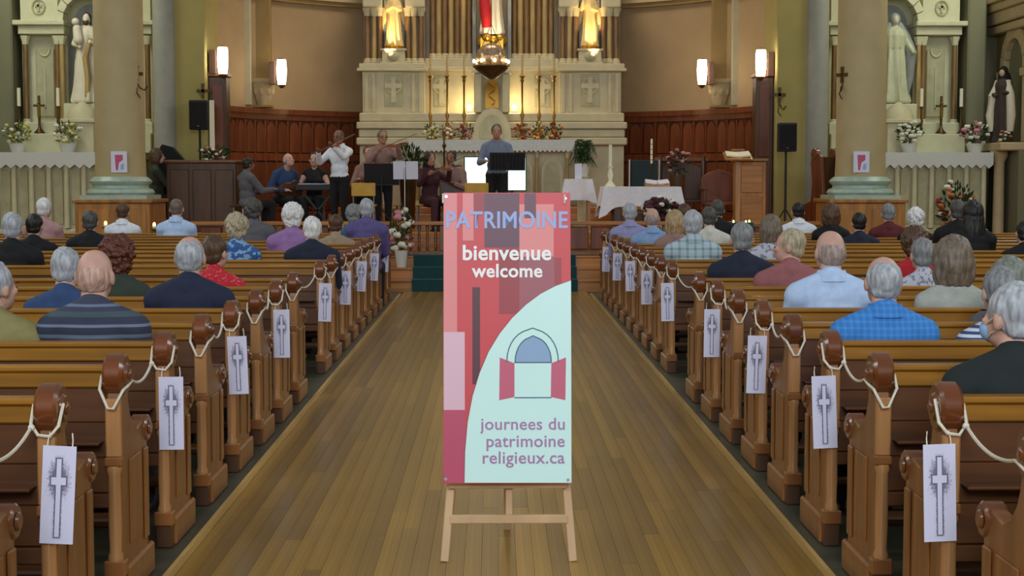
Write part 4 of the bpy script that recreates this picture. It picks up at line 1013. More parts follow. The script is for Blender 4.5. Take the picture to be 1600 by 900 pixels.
    # statue
    if s < 0:
        st_, k = place_statue('saint_statue', 'pale statue of a saint carrying a child above the left side altar', 'statue', (cx + .02, 28.08, Z(159)), 1.62, HOLD, 'statue_white', hairc='hair_brown', fold=.16, wide=1.15)
        G().ell((0, -.05 * k, 1.45 * k), (.055 * k, .05 * k, .065 * k), 14, 10, hairfn(.1, 6, 1)).obj('beard', 'hair_brown', st_)
        G().cap((-.1 * k, -.2 * k, 1.12 * k), (-.13 * k, -.18 * k, 1.32 * k), .09, .075).ell((-.15 * k, -.19 * k, 1.44 * k), .07, 12, 8).obj('child_figure', 'statue_white', st_)
        G().tube([(.1 * k, -.16 * k, 1.15 * k), (.02 * k, -.2 * k, .8 * k), (.06 * k, -.2 * k, .45 * k), (.03 * k, -.19 * k, .1 * k)], [.04, .06, .06, .04], 10).obj('gilded_sash', 'marble_gold', st_)
    else:
        st_, k = place_statue('madonna_statue', 'pale statue of a veiled woman with open cloak above the right side altar', 'statue', (cx, 28.08, Z(159)), 1.62, OPEN, 'statue_cream', fold=.16, wide=1.12)
        v = G(); v.ell((0, .03 * k, 1.52 * k), (.1 * k, .1 * k, .12 * k), 20, 14)
        for q in (-1, 1): v.tube([(q * .07 * k, .05 * k, 1.45 * k), (q * .2 * k, .03 * k, 1.2 * k), (q * .3 * k, -.02 * k, .9 * k), (q * .27 * k, .02 * k, .5 * k), (q * .22 * k, .03 * k, .15 * k)], [.06, .09, .1, .09, .06], 12)
        v.obj('veil_and_cloak', 'niche_grey', st_)
        G().tube([(.15 * k * math.cos(2 * PI * i / 16), .13 * k * math.sin(2 * PI * i / 16), 1.0 * k) for i in range(16)], .018, 6, True).obj('sash', 'relief_green', st_)
    # candles, crucifix, flowers
    for j, q in enumerate((-1.16, -.46) if s < 0 else (.44, 1.16)):
        cs = thing('side_altar_candle', 'white candle in dark stick, %s on the %s side altar' % ('inner' if (abs(q) < 1) else 'outer', sd), 'candle', (cx + q, 27.85, Z(208)))
        h1 = Z(165) - Z(208)
        G().lathe([(.07, 0), (.07, .02), (.03, .05), (.018, .1), (.035, h1 * .5), (.016, h1 * .6), (.016, h1 - .03), (.045, h1)], 12).obj('stick', 'bronze', cs)
        G().cyl((0, 0, h1), (0, 0, Z(136) - Z(208)), .034, .032, 12).obj('candle', 'candle_wax', cs)
    cr = thing('altar_crucifix', 'small dark standing crucifix on the %s side altar' % sd, 'crucifix', (cx + s * .8, 27.85, Z(208)))
    G().lathe([(.1, 0), (.1, .02), (.04, .08), (.02, .14)], 12).bb(-.02, .02, -.015, .015, .12, .68).bb(-.1, .1, -.015, .015, .48, .52).obj('cross', 'bronze', cr)
    G().cap((0, -.03, .3), (0, -.03, .5), .02, .025, 8).ell((0, -.035, .55), .025, 8, 6).obj('corpus', 'brass', cr)
    for q, ms in (((-1.0, ('flower_yellow', 'flower_white')), (-.12, ('flower_white', 'flower_yellow'))) if s < 0 else ((.05, ('flower_white',)), (1.22, ('flower_white', 'flower_pink')))):
        bouquet('potted_flowers', '%s flowers in a white pot on the %s side altar, %s of the two' % (ms[0].replace('flower_', ''), sd, 'outer' if abs(q) > .5 else 'inner'), (cx + q, 27.2, zt + .013), .24, .4, ms, 'leaf_light' if s < 0 else 'leaf', (.15, .16, 'pot_white'), 70, 30, .04, seed=int(abs(q) * 100))
side_altar(-1); side_altar(1)
bouquet('floor_bouquet', 'loose red and white flower arrangement before the right side altar', (PX(1492, 26.5), 26.5, CF), .34, .85, ('flower_red', 'flower_white', 'flower_orange'), 'leaf', (.16, .3, 'pot_white'), 110, 40, .045, seed=77)
# consecration crosses and their candle brackets on columns and piers, posters on the columns
def wall_cross(px, py, Y, lab, bracket=True, rz=0):
    p = P(px, py, Y); t = thing('wall_cross', lab, 'cross', p, rz)
    g = G().bb(-.025, .025, -.012, .012, -.1, .1).bb(-.08, .08, -.012, .012, -.025, .025)
    for a, b_ in ((0, .1), (0, -.1), (.08, 0), (-.08, 0)): g.box((a, 0, b_), (.055, .026, .055))
    g.obj('cross', 'bronze', t)
    if bracket: G().tube([(.0, 0, -.14), (.02, -.04, -.22), (.06, -.1, -.26), (.09, -.14, -.2)], .012, 6).tube([(.0, 0, -.14), (-.03, -.03, -.3), (.03, -.04, -.38)], .01, 6).obj('bracket', 'bronze', t)
wall_cross(214, 115, 24.32, 'small dark cross on the round column left of the choir', rz=.9); wall_cross(1316, 117, 24.32, 'small dark cross on the round column right of the choir', rz=-.9)
wall_cross(317, 142, 26.98, 'small dark cross on the olive pier above the loudspeaker', False); wall_cross(1218, 148, 26.98, 'small dark cross with bracket on the olive pier right of the choir')
for px, lab in ((186, 'white poster with red emblem taped to the column left of the choir'), (1346, 'white poster with red emblem taped to the column right of the choir')):
    p = P(px, 253, 24.09); t = thing('poster', lab, 'poster', p); t.rotation_euler = (0, 0, .0)
    t.location.y = 24.5 - math.sqrt(max(.05, .40 ** 2 - (p.x - (5.88 * (1 if p.x > 0 else -1) + OFF)) ** 2)) - .02
    G().bb(-.125, .125, 0, .003, -.165, .165).obj('sheet', 'paper', t)
    G().prism([(-.065, .11), (.06, .11), (.06, .03), (.0, -.01), (-.02, -.13), (-.05, -.13)], -.002, 0, 'XZ').obj('printed_emblem', 'ban_magenta', t, fix=True)
    G().prism([(.02, -.12), (.075, -.12), (.075, -.02), (.03, -.04)], -.002, 0, 'XZ').obj('printed_corner', 'ban_blue', t, fix=True)
# niche, cornice and statue on the side wall of the right chapel
wr = struct(G().bb(8.98, 9.3, 23.5, 28.6, 4.72, 4.86).obj('cornice_chapel_right', 'cream_trim', bevel=.02))
G().bb(9.05, 9.3, 23.5, 28.6, 4.5, 4.72).obj('moulding', 'cream_trim', wr, bevel=.02); G().bb(8.9, 9.3, 23.5, 28.6, 4.86, 4.98).obj('moulding', 'cream_trim', wr, bevel=.02); G().bb(9.1, 9.3, 23.5, 28.6, 4.34, 4.48).obj('moulding', 'cream_trim', wr, bevel=.02)
wn = struct(bpy.data.objects.new('wall_niche', None)); COL.objects.link(wn); wn.location = (9.3, 27.35, 0)
for i in range(9):
    a0, a1 = PI * i / 9 + .01, PI * (i + 1) / 9 - .01
    q = [(.5 * math.cos(a0), 3.65 + .55 * math.sin(a0)), (.72 * math.cos(a0), 3.65 + .78 * math.sin(a0)), (.72 * math.cos(a1), 3.65 + .78 * math.sin(a1)), (.5 * math.cos(a1), 3.65 + .55 * math.sin(a1))]
    G().prism(q, -.12, 0).obj('voussoir', 'cream_trim', wn, bevel=.006)
for q in (-1, 1): G().bb(-.12, 0, q * .5, q * .72, 2.35, 3.63).obj('jamb', 'cream_trim', wn, bevel=.01); G().bb(-.16, 0, q * .46, q * .78, 3.5, 3.64).obj('impost', 'cream_trim', wn, bevel=.01)
G().bb(-.015, 0, -.5, .5, 2.35, 3.65).prism([(.5 * math.cos(PI * i / 16), 3.65 + .55 * math.sin(PI * i / 16)) for i in range(17)], -.015, 0).obj('niche_panel', 'grey_wall', wn, fix=True)
G().bb(-.56, 0, -.8, .8, 2.2, 2.34).obj('shelf', 'cream_trim', wn, bevel=.02)
G().lathe([(.14, CF), (.14, CF + .1), (.1, CF + .14), (.09, 2.0), (.14, 2.1), (.16, 2.2)], 18, (-.42, -.3, 0)).obj('shelf_column', 'cream_trim', wn)
G().bb(-.25, 0, -.8, .8, CF, 2.2).obj('base_panel', 'grey_wall', wn)
p = P(1570, 213, 27.1)
st_, k = place_statue('nun_statue', 'statue of a nun in brown habit, white cape and black veil on the wall shelf', 'statue', (8.93, 27.1, 2.34), 1.32, HOLD, 'habit_brown', rz=-.7)
G().ell((0, .03 * k, 1.53 * k), (.1 * k, .11 * k, .13 * k), 18, 12).tube([(0, .06 * k, 1.5 * k), (0, .12 * k, 1.25 * k), (0, .15 * k, .9 * k)], [.1, .13, .1], 12).obj('black_veil', 'c_black', st_)
G().ell((0, -.05 * k, 1.5 * k), (.062 * k, .06 * k, .08 * k), 14, 10).obj('face', 'statue_face', st_)
for q in (-1, 1): G().tube([(q * .1 * k, .0, 1.33 * k), (q * .2 * k, -.06 * k, 1.0 * k), (q * .23 * k, -.08 * k, .6 * k), (q * .2 * k, -.06 * k, .25 * k)], [.06, .075, .08, .06], 12).obj('white_cape', 'statue_white', st_)
bouquet('shelf_flowers', 'small pale flowers at the feet of the nun statue', (8.85, 26.75, 2.34), .12, .22, ('flower_white', 'flower_orange'), 'leaf', None, 30, 14, .025, seed=31)

# ------------------------------------------------------------------ communion rail
def rail(x0, x1, solid, lab):
    t = thing('communion_rail', lab, 'rail', ((x0 + x1) / 2, 24.1, RF)); L = x1 - x0; h = .53
    G().bb(-L / 2, L / 2, -.09, .09, h - .06, h).obj('top_rail', 'step_wood', t, bevel=.012); G().bb(-L / 2, L / 2, -.06, .06, 0, .07).obj('bottom_rail', 'rail_wood', t, bevel=.008)
    n = max(1, round(L / .9))
    for i in range(n + 1):
        x = -L / 2 + .05 + (L - .1) * i / n; G().bb(x - .05, x + .05, -.06, .06, .07, h - .06).obj('post', 'rail_wood', t, bevel=.008)
        if i < n:
            xa = x + .05; w = (L - .1) / n - .1
            if solid:
                for j in range(2):
                    a = xa + w * j / 2 + .02; G().bb(a, a + w / 2 - .04, -.03, .03, .09, h - .08).obj('carved_panel', 'wainscot_wood', t, bevel=.012)
            else:
                for j in range(5):
                    xb = xa + w * (j + .5) / 5; G().lathe([(.02, .07), (.03, .1), (.018, .16), (.028, .26), (.018, .36), (.03, .44), (.02, .47)], 10, (xb, 0, 0)).obj('baluster', 'rail_wood', t)
                G().bb(xa, xa + w, -.012, .012, .255, .275).obj('mid_bar', 'rail_wood', t)
rail(-5.1, -1.65, True, 'wooden communion rail with panels before the musicians'); rail(-1.62, -.02, False, 'balustered communion gate, left leaf, half hidden by the banner')
rail(.0, 1.0, False, 'balustered communion gate, right leaf, behind the banner'); rail(1.03, 5.1, True, 'carved wooden communion rail before the altar table')
def tubestand(t, h, legs=3, m='black_plastic', r=.014, spread=.3):
    G().cyl((0, 0, .12), (0, 0, h), r, n=10).obj('pole', m, t)
    for i in range(legs):
        a = 2 * PI * i / legs + .4; G().tube([(0, 0, .38), (spread * .5 * math.cos(a), spread * .5 * math.sin(a), .16), (spread * math.cos(a), spread * math.sin(a), .012)], .011, 6).obj('leg', m, t)
# tall vase of lilies on the steps by the rail
bouquet('lily_arrangement', 'tall white lily arrangement in a white vase on the steps by the pews', (PX(627, 23.75), 23.75, .34), .2, .75, ('flower_white', 'flower_white', 'flower_pink'), 'leaf', (.1, .26, 'pot_white'), 90, 24, .055, seed=12)
# votive candle rack with teal glasses right, tiny flames left
vr = thing('votive_rack', 'low rack of teal votive glasses with lit candles before the front pews', 'candle rack', (PX(1148, 22.6), 22.75, 0))
G().bb(-.3, .3, -.16, .16, .95, .98).obj('tray', 'black_plastic', vr); 
for a in (-.27, .27):
    for b_ in (-.13, .13): G().cyl((a, b_, 0), (a, b_, .95), .014, n=8).obj('leg', 'black_plastic', vr)
mat('teal_glass', (16, 96, 104), .2, var=.2); vg = G().lathe([(.03, 0), (.034, .08), (.03, .08), (.027, .02)], 12).mesh('glass')
fl_me = G().ell((0, 0, .09), (.012, .012, .024), 8, 6).mesh('flame')
for j in range(3):
    for i in range(7):
        q = ob('glass', vg, 'teal_glass', vr, (-.25 + i * .083, -.12 + j * .1, .98 + j * .04 * 0))
        if (i + j * 2) % 5 == 0: ob('flame', fl_me, 'flame', q)
for px, py, lab in ((165, 349, 'lit votive candle under the dark-haired heads by the pedestal'), (241, 351, 'lit votive candle just right of the white shirt')):
    p = P(px, py, 22.8); vt = thing('votive_stand', lab, 'candle', (p.x, 22.8, 0))
    G().lathe([(.1, 0), (.1, .02), (.015, .05), (.015, p.z - .1), (.05, p.z - .07), (.05, p.z - .05)], 12).obj('stand', 'brass', vt); G().cyl((0, 0, p.z - .05), (0, 0, p.z - .02), .03, n=10).obj('candle', 'candle_wax', vt); G().ell((0, 0, p.z), (.02, .02, .035), 8, 6).obj('flame', 'flame', vt)

# ------------------------------------------------------------------ sanctuary furniture
# organ console with the flowers on it
x0, x1 = PX(262, 25.6), PX(370, 25.6)
oc = thing('organ_console', 'dark brown wooden organ console below the paschal candle', 'organ', ((x0 + x1) / 2, 25.95, SF)); hw = (x1 - x0) / 2; oh = PZ(250, 25.7) - SF
G().bb(-hw, hw, -.33, .35, 0, oh - .05).obj('case', 'dark_wood', oc, bevel=.01); G().bb(-hw - .03, hw + .03, -.37, .38, oh - .05, oh).obj('case_top', 'rail_wood', oc, bevel=.01)
for i in range(3): G().bb(-hw + .06 + i * (2 * hw - .04) / 3, -hw + .02 + (i + 1) * (2 * hw - .04) / 3 - .02, -.35, -.325, .12, oh - .16).obj('back_panel', 'dark_wood', oc, bevel=.012)
G().bb(-hw - .03, hw + .03, -.36, .36, 0, .08).obj('plinth', 'dark_wood', oc, bevel=.01)
zt = SF + oh
bouquet('organ_flowers', 'pink and white flowers lying on top of the organ console', (PX(337, 25.9), 25.9, zt), .26, .26, ('flower_pink', 'flower_white', 'flower_dark'), 'leaf', None, 50, 26, .035, seed=5)
pc = thing('paschal_candle', 'tall white paschal candle beside the dark loudspeaker', 'candle', (PX(334, 26.5), 26.5, SF))
ct = PZ(157, 26.5) - SF; cb = PZ(232, 26.5) - SF
G().lathe([(.16, 0), (.16, .03), (.05, .07), (.03, .12), (.03, cb - .1), (.08, cb - .04), (.08, cb)], 16).obj('holder', 'brass', pc); G().cyl((0, 0, cb), (0, 0, ct), .045, .042, 16).obj('candle', 'candle_wax', pc)
bs = thing('slanted_cover', 'black slanted cover standing at the organ beside the column', 'cover', (PX(268, 26.7), 26.7, SF))
a = PZ(283, 26.7) - SF; G().prism([(-.3, .0), (.34, .0), (.3, 1.14), (.06, 1.42), (-.12, 1.47), (-.22, 1.3)], -.1, .1, 'XZ').obj('cover_board', 'black_cloth', bs, bevel=.01)
# loudspeakers
for px, y0, y1, Y, lab in ((315, 157, 203, 26.66, 'black loudspeaker above the organ console'), (1226, 192, 237, 25.9, 'black loudspeaker on a thin stand beside the ambo')):
    za, zb = PZ(y1, Y), PZ(y0, Y); x = PX(px, Y)
    t = thing('loudspeaker', lab, 'loudspeaker', (x, Y, SF)); h0, h1 = za - SF, zb - SF
    G().prism([(-.16, -.14), (.16, -.14), (.13, .14), (-.13, .14)], h0, h1, 'XY').obj('cabinet', 'black_plastic', t, bevel=.015, fix=True)
    G().bb(-.14, .14, -.155, -.14, h0 + .03, h1 - .03).obj('grille', 'black_cloth', t, bevel=.005); G().lathe([(.02, -.004), (.02, .004)], 12, (0, 0, 0)).obj('badge', 'chrome', t).location = (0, -.158, h0 + .06)
    t2 = thing('speaker_stand', 'black tripod stand under the ' + lab.replace('black ', ''), 'stand', (x, Y, SF)); tubestand(t2, h0, m='black_plastic', r=.02, spread=.3)
# altar table with cloth, candle, missal, flowers
Y = 25.9; x0, x1 = PX(938, Y), PX(1061, Y); zt = PZ(292, Y) - SF; xc = (x0 + x1) / 2; hw = (x1 - x0) / 2 - .04
at = thing('altar_table', 'wooden altar table under a draped white cloth', 'table', (xc, Y, SF))
G().bb(-hw, hw, -.4, .4, zt - .06, zt - .012).obj('tabletop', 'gold_wood', at, bevel=.008)
for a in (-1, 1):
    for b_ in (-1, 1): G().bb(a * (hw - .22) - .06, a * (hw - .22) + .06, b_ * .3 - .05, b_ * .3 + .05, 0, zt - .06).obj('leg', 'dark_wood', at, bevel=.01)
G().bb(-hw + .3, hw - .3, -.02, .02, .15, .3).obj('stretcher', 'dark_wood', at)
cl = thing('table_cloth', 'white cloth draped in folds over the altar table', 'tablecloth', (xc, Y, SF + zt))
def drape(hx, hy, drop, corner, n=12, amp=.018):
    """cloth: flat top, hanging rim whose hem dips at the corners"""
    rim = []
    def side(a, b_, m):
        for i in range(m): rim.append(Vector(a).lerp(Vector(b_), i / m))
    side((-hx, -hy, 0), (hx, -hy, 0), n * 3); side((hx, -hy, 0), (hx, hy, 0), n); side((hx, hy, 0), (-hx, hy, 0), n * 3); side((-hx, hy, 0), (-hx, -hy, 0), n)
    g = G(); m = len(rim); rows = 7
    for j in range(rows):
        f = j / (rows - 1)
        for i, p in enumerate(rim):
            cw = max(abs(p.x) / hx, 0) ** 6 * max(abs(p.y) / hy, 0) ** 6
            d = drop + corner * cw; out = Vector((p.x / hx if abs(p.x) > hx * .98 else 0, p.y / hy if abs(p.y) > hy * .98 else 0, 0))
            w = amp * f * (math.sin(i * .9) + .6 * math.sin(i * .37 + 1)) + .07 * f * cw
            q = p + out * (w + .006 + .012 * f); g.v.append((q.x, q.y, -d * f if j else .004))
    for j in range(rows - 1):
        for i in range(m): g.f.append((j * m + i, j * m + (i + 1) % m, (j + 1) * m + (i + 1) % m, (j + 1) * m + i))
    g.f.append(tuple(range(m))[::-1]); return g
drape(hw + .01, .41, .32, .2).obj('cloth', 'white_cloth', cl, fix=True)
zt += SF + .006
t = thing('altar_candle', 'white candle on a pale candlestick at the left end of the altar table', 'candle', (PX(953, Y), Y, zt))
G().lathe([(.09, 0), (.09, .02), (.05, .06), (.03, .1), (.05, .2), (.025, .3), (.06, .34)], 16).obj('stick', 'candle_wax', t); G().cyl((0, 0, .34), (0, 0, .78 * .9), .03, .028, 12).obj('candle', 'candle_wax', t)
t = thing('missal', 'open missal on a wooden book rest on the altar table', 'book', (PX(1026, Y), Y, zt))
G().prism([(-.16, 0), (.16, 0), (.16, .1), (-.16, .03)], -.2, .2).obj('book_rest', 'gold_wood', t, bevel=.004, fix=True)
for q in (-1, 1): G().box((q * .1, 0, .078), (.19, .26, .02), Matrix.Rotation(-q * .12, 3, 'Y') @ Matrix.Rotation(.21, 3, 'X')).obj('page_block', 'paper', t)
bouquet('altar_flowers', 'dark red and white flower arrangement on the floor before the altar table', (PX(1034, 25.3), 25.4, SF), .3, .46, ('flower_dark', 'flower_dark', 'flower_dark', 'flower_white'), 'leaf', (.14, .14, 'pot_white'), 50, 90, .055, seed=21, flat_=.5)
# teal board between two steel posts, microphone stand
t = thing('teal_board', 'dark teal upholstered screen between two steel posts behind the altar table', 'screen', (PX(1006, 27.0), 27.0, SF)); z0, z1 = PZ(292, 27) - SF, PZ(250, 27) - SF
G().bb(-.22, .22, -.03, .03, z0 - .3, z1).obj('board', mat('teal_board_cloth', (30, 48, 54), .8), t, bevel=.01)
for q in (-1, 1): G().cyl((q * .26, 0, 0), (q * .26, 0, z1 + .01), .022, n=12).obj('post', 'chrome', t); G().bb(q * .26 - .05, q * .26 + .05, -.2, .2, 0, .03).obj('foot', 'chrome', t)
G().bb(-.26, .26, -.02, .02, .3, .34).obj('bottom_bar', 'chrome', t)
t = thing('processional_candle', 'thin tall decorated candle staff behind the altar table', 'candle', (PX(1017, 26.6), 26.6, SF)); h = PZ(217, 26.6) - SF
G().lathe([(.12, 0), (.12, .02), (.02, .05), (.015, h - .5), (.03, h - .45), (.03, h - .42)], 12).obj('staff', 'bronze', t); G().cyl((0, 0, h - .42), (0, 0, h), .02, .018, 10).obj('candle', 'candle_wax', t)
for i in range(4): G().tube([(.022 * math.cos(2 * PI * j / 10), .022 * math.sin(2 * PI * j / 10), h - .36 + i * .09) for j in range(10)], .005, 5, True).obj('band', 'flower_red', t)
# small table with cloth, framed card; fern on pedestal
Y = 26.6; xc = PX(903, Y); zt = PZ(280, Y) - SF
t = thing('credence_table', 'small wooden table under a white cloth below the fern', 'table', (xc, Y, SF)); G().bb(-.22, .22, -.18, .18, zt - .05, zt - .01).obj('tabletop', 'gold_wood', t)
for a in (-1, 1):
    for b_ in (-1, 1): G().bb(a * .18 - .025, a * .18 + .025, b_ * .14 - .025, b_ * .14 + .025, 0, zt - .05).obj('leg', 'gold_wood', t)
t2 = thing('credence_cloth', 'short white cloth on the small table below the fern', 'tablecloth', (xc, Y, SF + zt)); drape(.23, .19, .36, .06, 6, .01).obj('cloth', 'white_cloth', t2, fix=True)
t = thing('standing_card', 'white card standing upright on the small cloth-covered table', 'card', (xc, Y - .05, SF + zt + .005)); G().box((0, 0, .13), (.12, .008, .26), Matrix.Rotation(-.1, 3, 'X')).obj('card', 'paper', t); G().box((0, .05, .08), (.02, .008, .18), Matrix.Rotation(.3, 3, 'X')).obj('prop', 'paper', t)
Yf = 27.25; t = thing('fern', 'large green fern on a stone pedestal beside the high altar', 'plant', (PX(910, Yf), Yf, SF)); hf = PZ(256, Yf) - SF
G().lathe([(.16, 0), (.16, .06), (.1, .1), (.09, hf - .32), (.14, hf - .26), (.15, hf - .22)], 18).obj('pedestal', 'altar_white', t); G().lathe([(.09, hf - .22), (.13, hf - .02), (.14, hf)], 18).obj('pot', 'pot_white', t)
rnd = random.Random(4)
for i in range(80):
    a = rnd.random() * 2 * PI; L = rnd.uniform(.16, .36); up = rnd.uniform(.12, .5); g = G(); pts = []
    for j in range(9):
        f = j / 8; pts.append(Vector((math.cos(a) * L * f * .75, math.sin(a) * L * f * .75, hf + up * math.sin(f * 2.3) - .16 * f * f)))
    g.tube(pts, .004, 4); sd = Vector((-math.sin(a), math.cos(a), 0))
    for j in range(1, 9):
        for q in (-1, 1):
            w = .085 * math.sin(PI * min(1, .15 + j / 9)); d = (pts[j] - pts[j - 1]).normalized(); b_ = pts[j]
            g.add([b_ - d * .018, b_ + sd * q * w * .5 + d * .03, b_ + sd * q * w + d * .015 - Vector((0, 0, .012)), b_ + d * .02], [(0, 1, 2, 3)])
    g.obj('frond', 'leaf', t, smooth=0)
# ambo, reading desk, presider's chair, wooden prayer desk
Y = 25.6; t = thing('ambo', 'carved wooden ambo panel beside the lectern', 'ambo', (PX(1178, Y), Y + .3, SF)); h = PZ(252, Y) - SF; w = (PX(1200, Y) - PX(1155, Y)) / 2
G().bb(-w, w, 0, .5, 0, h).obj('body', 'gold_wood', t, bevel=.01); G().bb(-w - .04, w + .04, -.04, .54, h, h + .05).obj('cap', 'gold_wood', t, bevel=.012)
for z0, z1 in ((.1, h * .5), (h * .55, h - .06)): G().bb(-w + .06, w - .06, -.02, .0, z0, z1).obj('front_panel', 'step_wood', t, bevel=.014)
t = thing('lectern', 'slim wooden lectern with an open book on its slanted top', 'lectern', (PX(1152, 25.45), 25.5, SF)); h = PZ(248, 25.45) - SF
G().bb(-.2, .2, -.16, .16, 0, .05).obj('base', 'gold_wood', t, bevel=.01); G().bb(-.04, .04, -.04, .04, .05, h).obj('column', 'pew_post_wood', t, bevel=.008)
G().box((0, 0, h + .04), (.46, .36, .03), Matrix.Rotation(.35, 3, 'X')).obj('slanted_top', 'gold_wood', t, bevel=.006)
bk = thing('lectern_book', 'open book lying on the slim lectern', 'book', (PX(1152, 25.45), 25.5, SF + h + .075))
for q in (-1, 1): G().box((q * .1, 0, .0), (.2, .22, .022), Matrix.Rotation(-q * .1, 3, 'Y') @ Matrix.Rotation(.35, 3, 'X')).obj('page_block', 'candle_wax', bk)
t = thing('microphone', 'thin microphone bar above the lectern book', 'microphone', (PX(1152, 25.7), 25.8, SF)); h2 = PZ(234, 25.7) - SF
tubestand(t, h2, m='chrome', r=.008, spread=.2); G().cyl((-.1, 0, h2), (.12, 0, h2), .014, n=10).obj('microphone_bar', 'pew_post_wood', t)
def armchair(name, lab, loc, w, hs, hb, m='wainscot_wood', rz=0, cat='chair'):
    t = thing(name, lab, cat, loc, rz)
    G().bb(-w / 2, w / 2, -.25, .25, hs - .06, hs).obj('seat', m, t, bevel=.01)
    G().prism([(-w / 2, hs), (w / 2, hs), (w / 2, hb - .15), (w * .3, hb - .06), (0, hb), (-w * .3, hb - .06), (-w / 2, hb - .15)], .21, .26, 'XZ').obj('backrest', m, t, bevel=.01)
    for a in (-1, 1):
        G().bb(a * w / 2 - .03, a * w / 2 + .03, -.24, .24, hs + .2, hs + .25).obj('armrest', m, t, bevel=.01); G().bb(a * w / 2 - .025, a * w / 2 + .025, -.24, -.19, hs, hs + .2).obj('arm_post', m, t, bevel=.006)
        for b_ in (-1, 1): G().bb(a * (w / 2 - .03) - .03, a * (w / 2 - .03) + .03, b_ * .2 - .03, b_ * .2 + .03, 0, hs - .06).obj('leg', m, t, bevel=.006)
    return t
t = armchair('presider_chair', 'tall carved wooden chair in shadow against the panelling', (PX(1066, 28.2), 28.2, SF), .9, .5, PZ(252, 28.2) - SF, 'dark_wood')
G().bb(-.5, .5, .18, .3, PZ(252, 28.2) - SF, PZ(246, 28.2) - SF).obj('crest_rail', 'wainscot_wood', t, bevel=.01)
for a in (-.4, .4): G().lathe([(.05, .5), (.04, .8), (.05, 1.2), (.03, 1.3)], 12, (a, .2, 0)).obj('finial_post', 'dark_wood', t)
bouquet('dried_flowers', 'dim pink dried flowers behind the altar table', (PX(1058, 27.2), 27.3, SF), .24, .5, ('flower_pink', 'flower_dark'), 'leaf', (.14, .95, 'dark_wood'), 50, 26, .035, seed=41)
armchair('choir_chair', 'low wooden choir chair beside the lectern', (PX(1125, 26.8), 26.8, SF), .62, .48, 1.05, 'wainscot_wood')
Y = 25.2
t = thing('prayer_bench', 'reddish wooden prayer bench with scrolled end by the column', 'bench', (PX(1285, 26.2), 26.2, SF), .35)
prof = [(-.35, 0), (.4, 0), (.4, .42), (.1, .5), (.06, .8), (.12, 1.15), (.06, 1.32), (-.08, 1.36), (-.2, 1.25), (-.28, .7)]
for a in (-.16, .2): G().prism(prof, a - .03, a + .03).obj('end_panel', 'wainscot_wood', t, bevel=.01, fix=True); G().cyl((a - .04, 0, 1.3), (a + .04, 0, 1.3), .1, n=20).obj('scroll', 'pew_scroll_wood', t, bevel=.01)
G().bb(-.16, .2, .0, .4, .4, .44).obj('seat', 'wainscot_wood', t); G().box((.02, -.05, .85), (.36, .03, .8), Matrix.Rotation(.05, 3, 'X')).obj('back', 'dark_wood', t)
# glowing flat screen behind the singer
Y = 27.2; xa, xb = PX(727, Y), PX(821, Y); za, zb = PZ(297, Y), PZ(246, Y)
t = thing('flat_screen', 'bright pale flat screen standing behind the singer', 'screen', ((xa + xb) / 2, Y, SF)); hw = (xb - xa) / 2
G().bb(-hw - .02, hw + .02, 0, .04, za - SF - .02, zb - SF + .02).obj('bezel', 'black_plastic', t, bevel=.004); G().bb(-hw, hw, -.004, 0, za - SF, zb - SF).obj('display', 'screen_glow', t)
for q in (-1, 1): G().bb(q * .3 - .02, q * .3 + .02, .0, .04, 0, za - SF).bb(q * .3 - .03, q * .3 + .03, -.2, .2, 0, .03).obj('leg', 'black_plastic', t)

# ------------------------------------------------------------------ musicians
def chair_simple(px, Y, lab, m='stool_yellow', rz=0, back=True, sh=.45):
    t = thing('chair' if back else 'stool', lab, 'chair' if back else 'stool', (PX(px, Y), Y, SF), rz)
    G().bb(-.2, .2, -.2, .2, sh - .03, sh).obj('seat', m, t, bevel=.008)
    for a in (-.17, .17):
        for b_ in (-.17, .17): G().cyl((a, b_, 0), (a * .9, b_ * .9, sh - .03), .014, n=8).obj('leg', 'chrome', t)
    if back:
        G().bb(-.2, .2, .17, .195, sh + .14, sh + .36).obj('backrest', m, t, bevel=.01)
        for a in (-.17, .17): G().cyl((a, .18, sh), (a, .185, sh + .3), .012, n=8).obj('back_post', 'chrome', t)
    return t
def mus(lab, px, top, Y, hair, hcol, cloth, kind='shirt', stand=False, rz=PI, **kw):
    p = P(px, top, Y); hh = 1.745 if stand else 1.335
    s = max(.92, min(1.12, (p.z - SF) / hh))
    return person(lab, (p.x, Y, SF), s, hair, hcol, cloth, kind, stand=stand, rz=rz, voxel=.014, group='musicians', **kw)
VI = ((-.16, .44, .5), (.2, .36, .42))
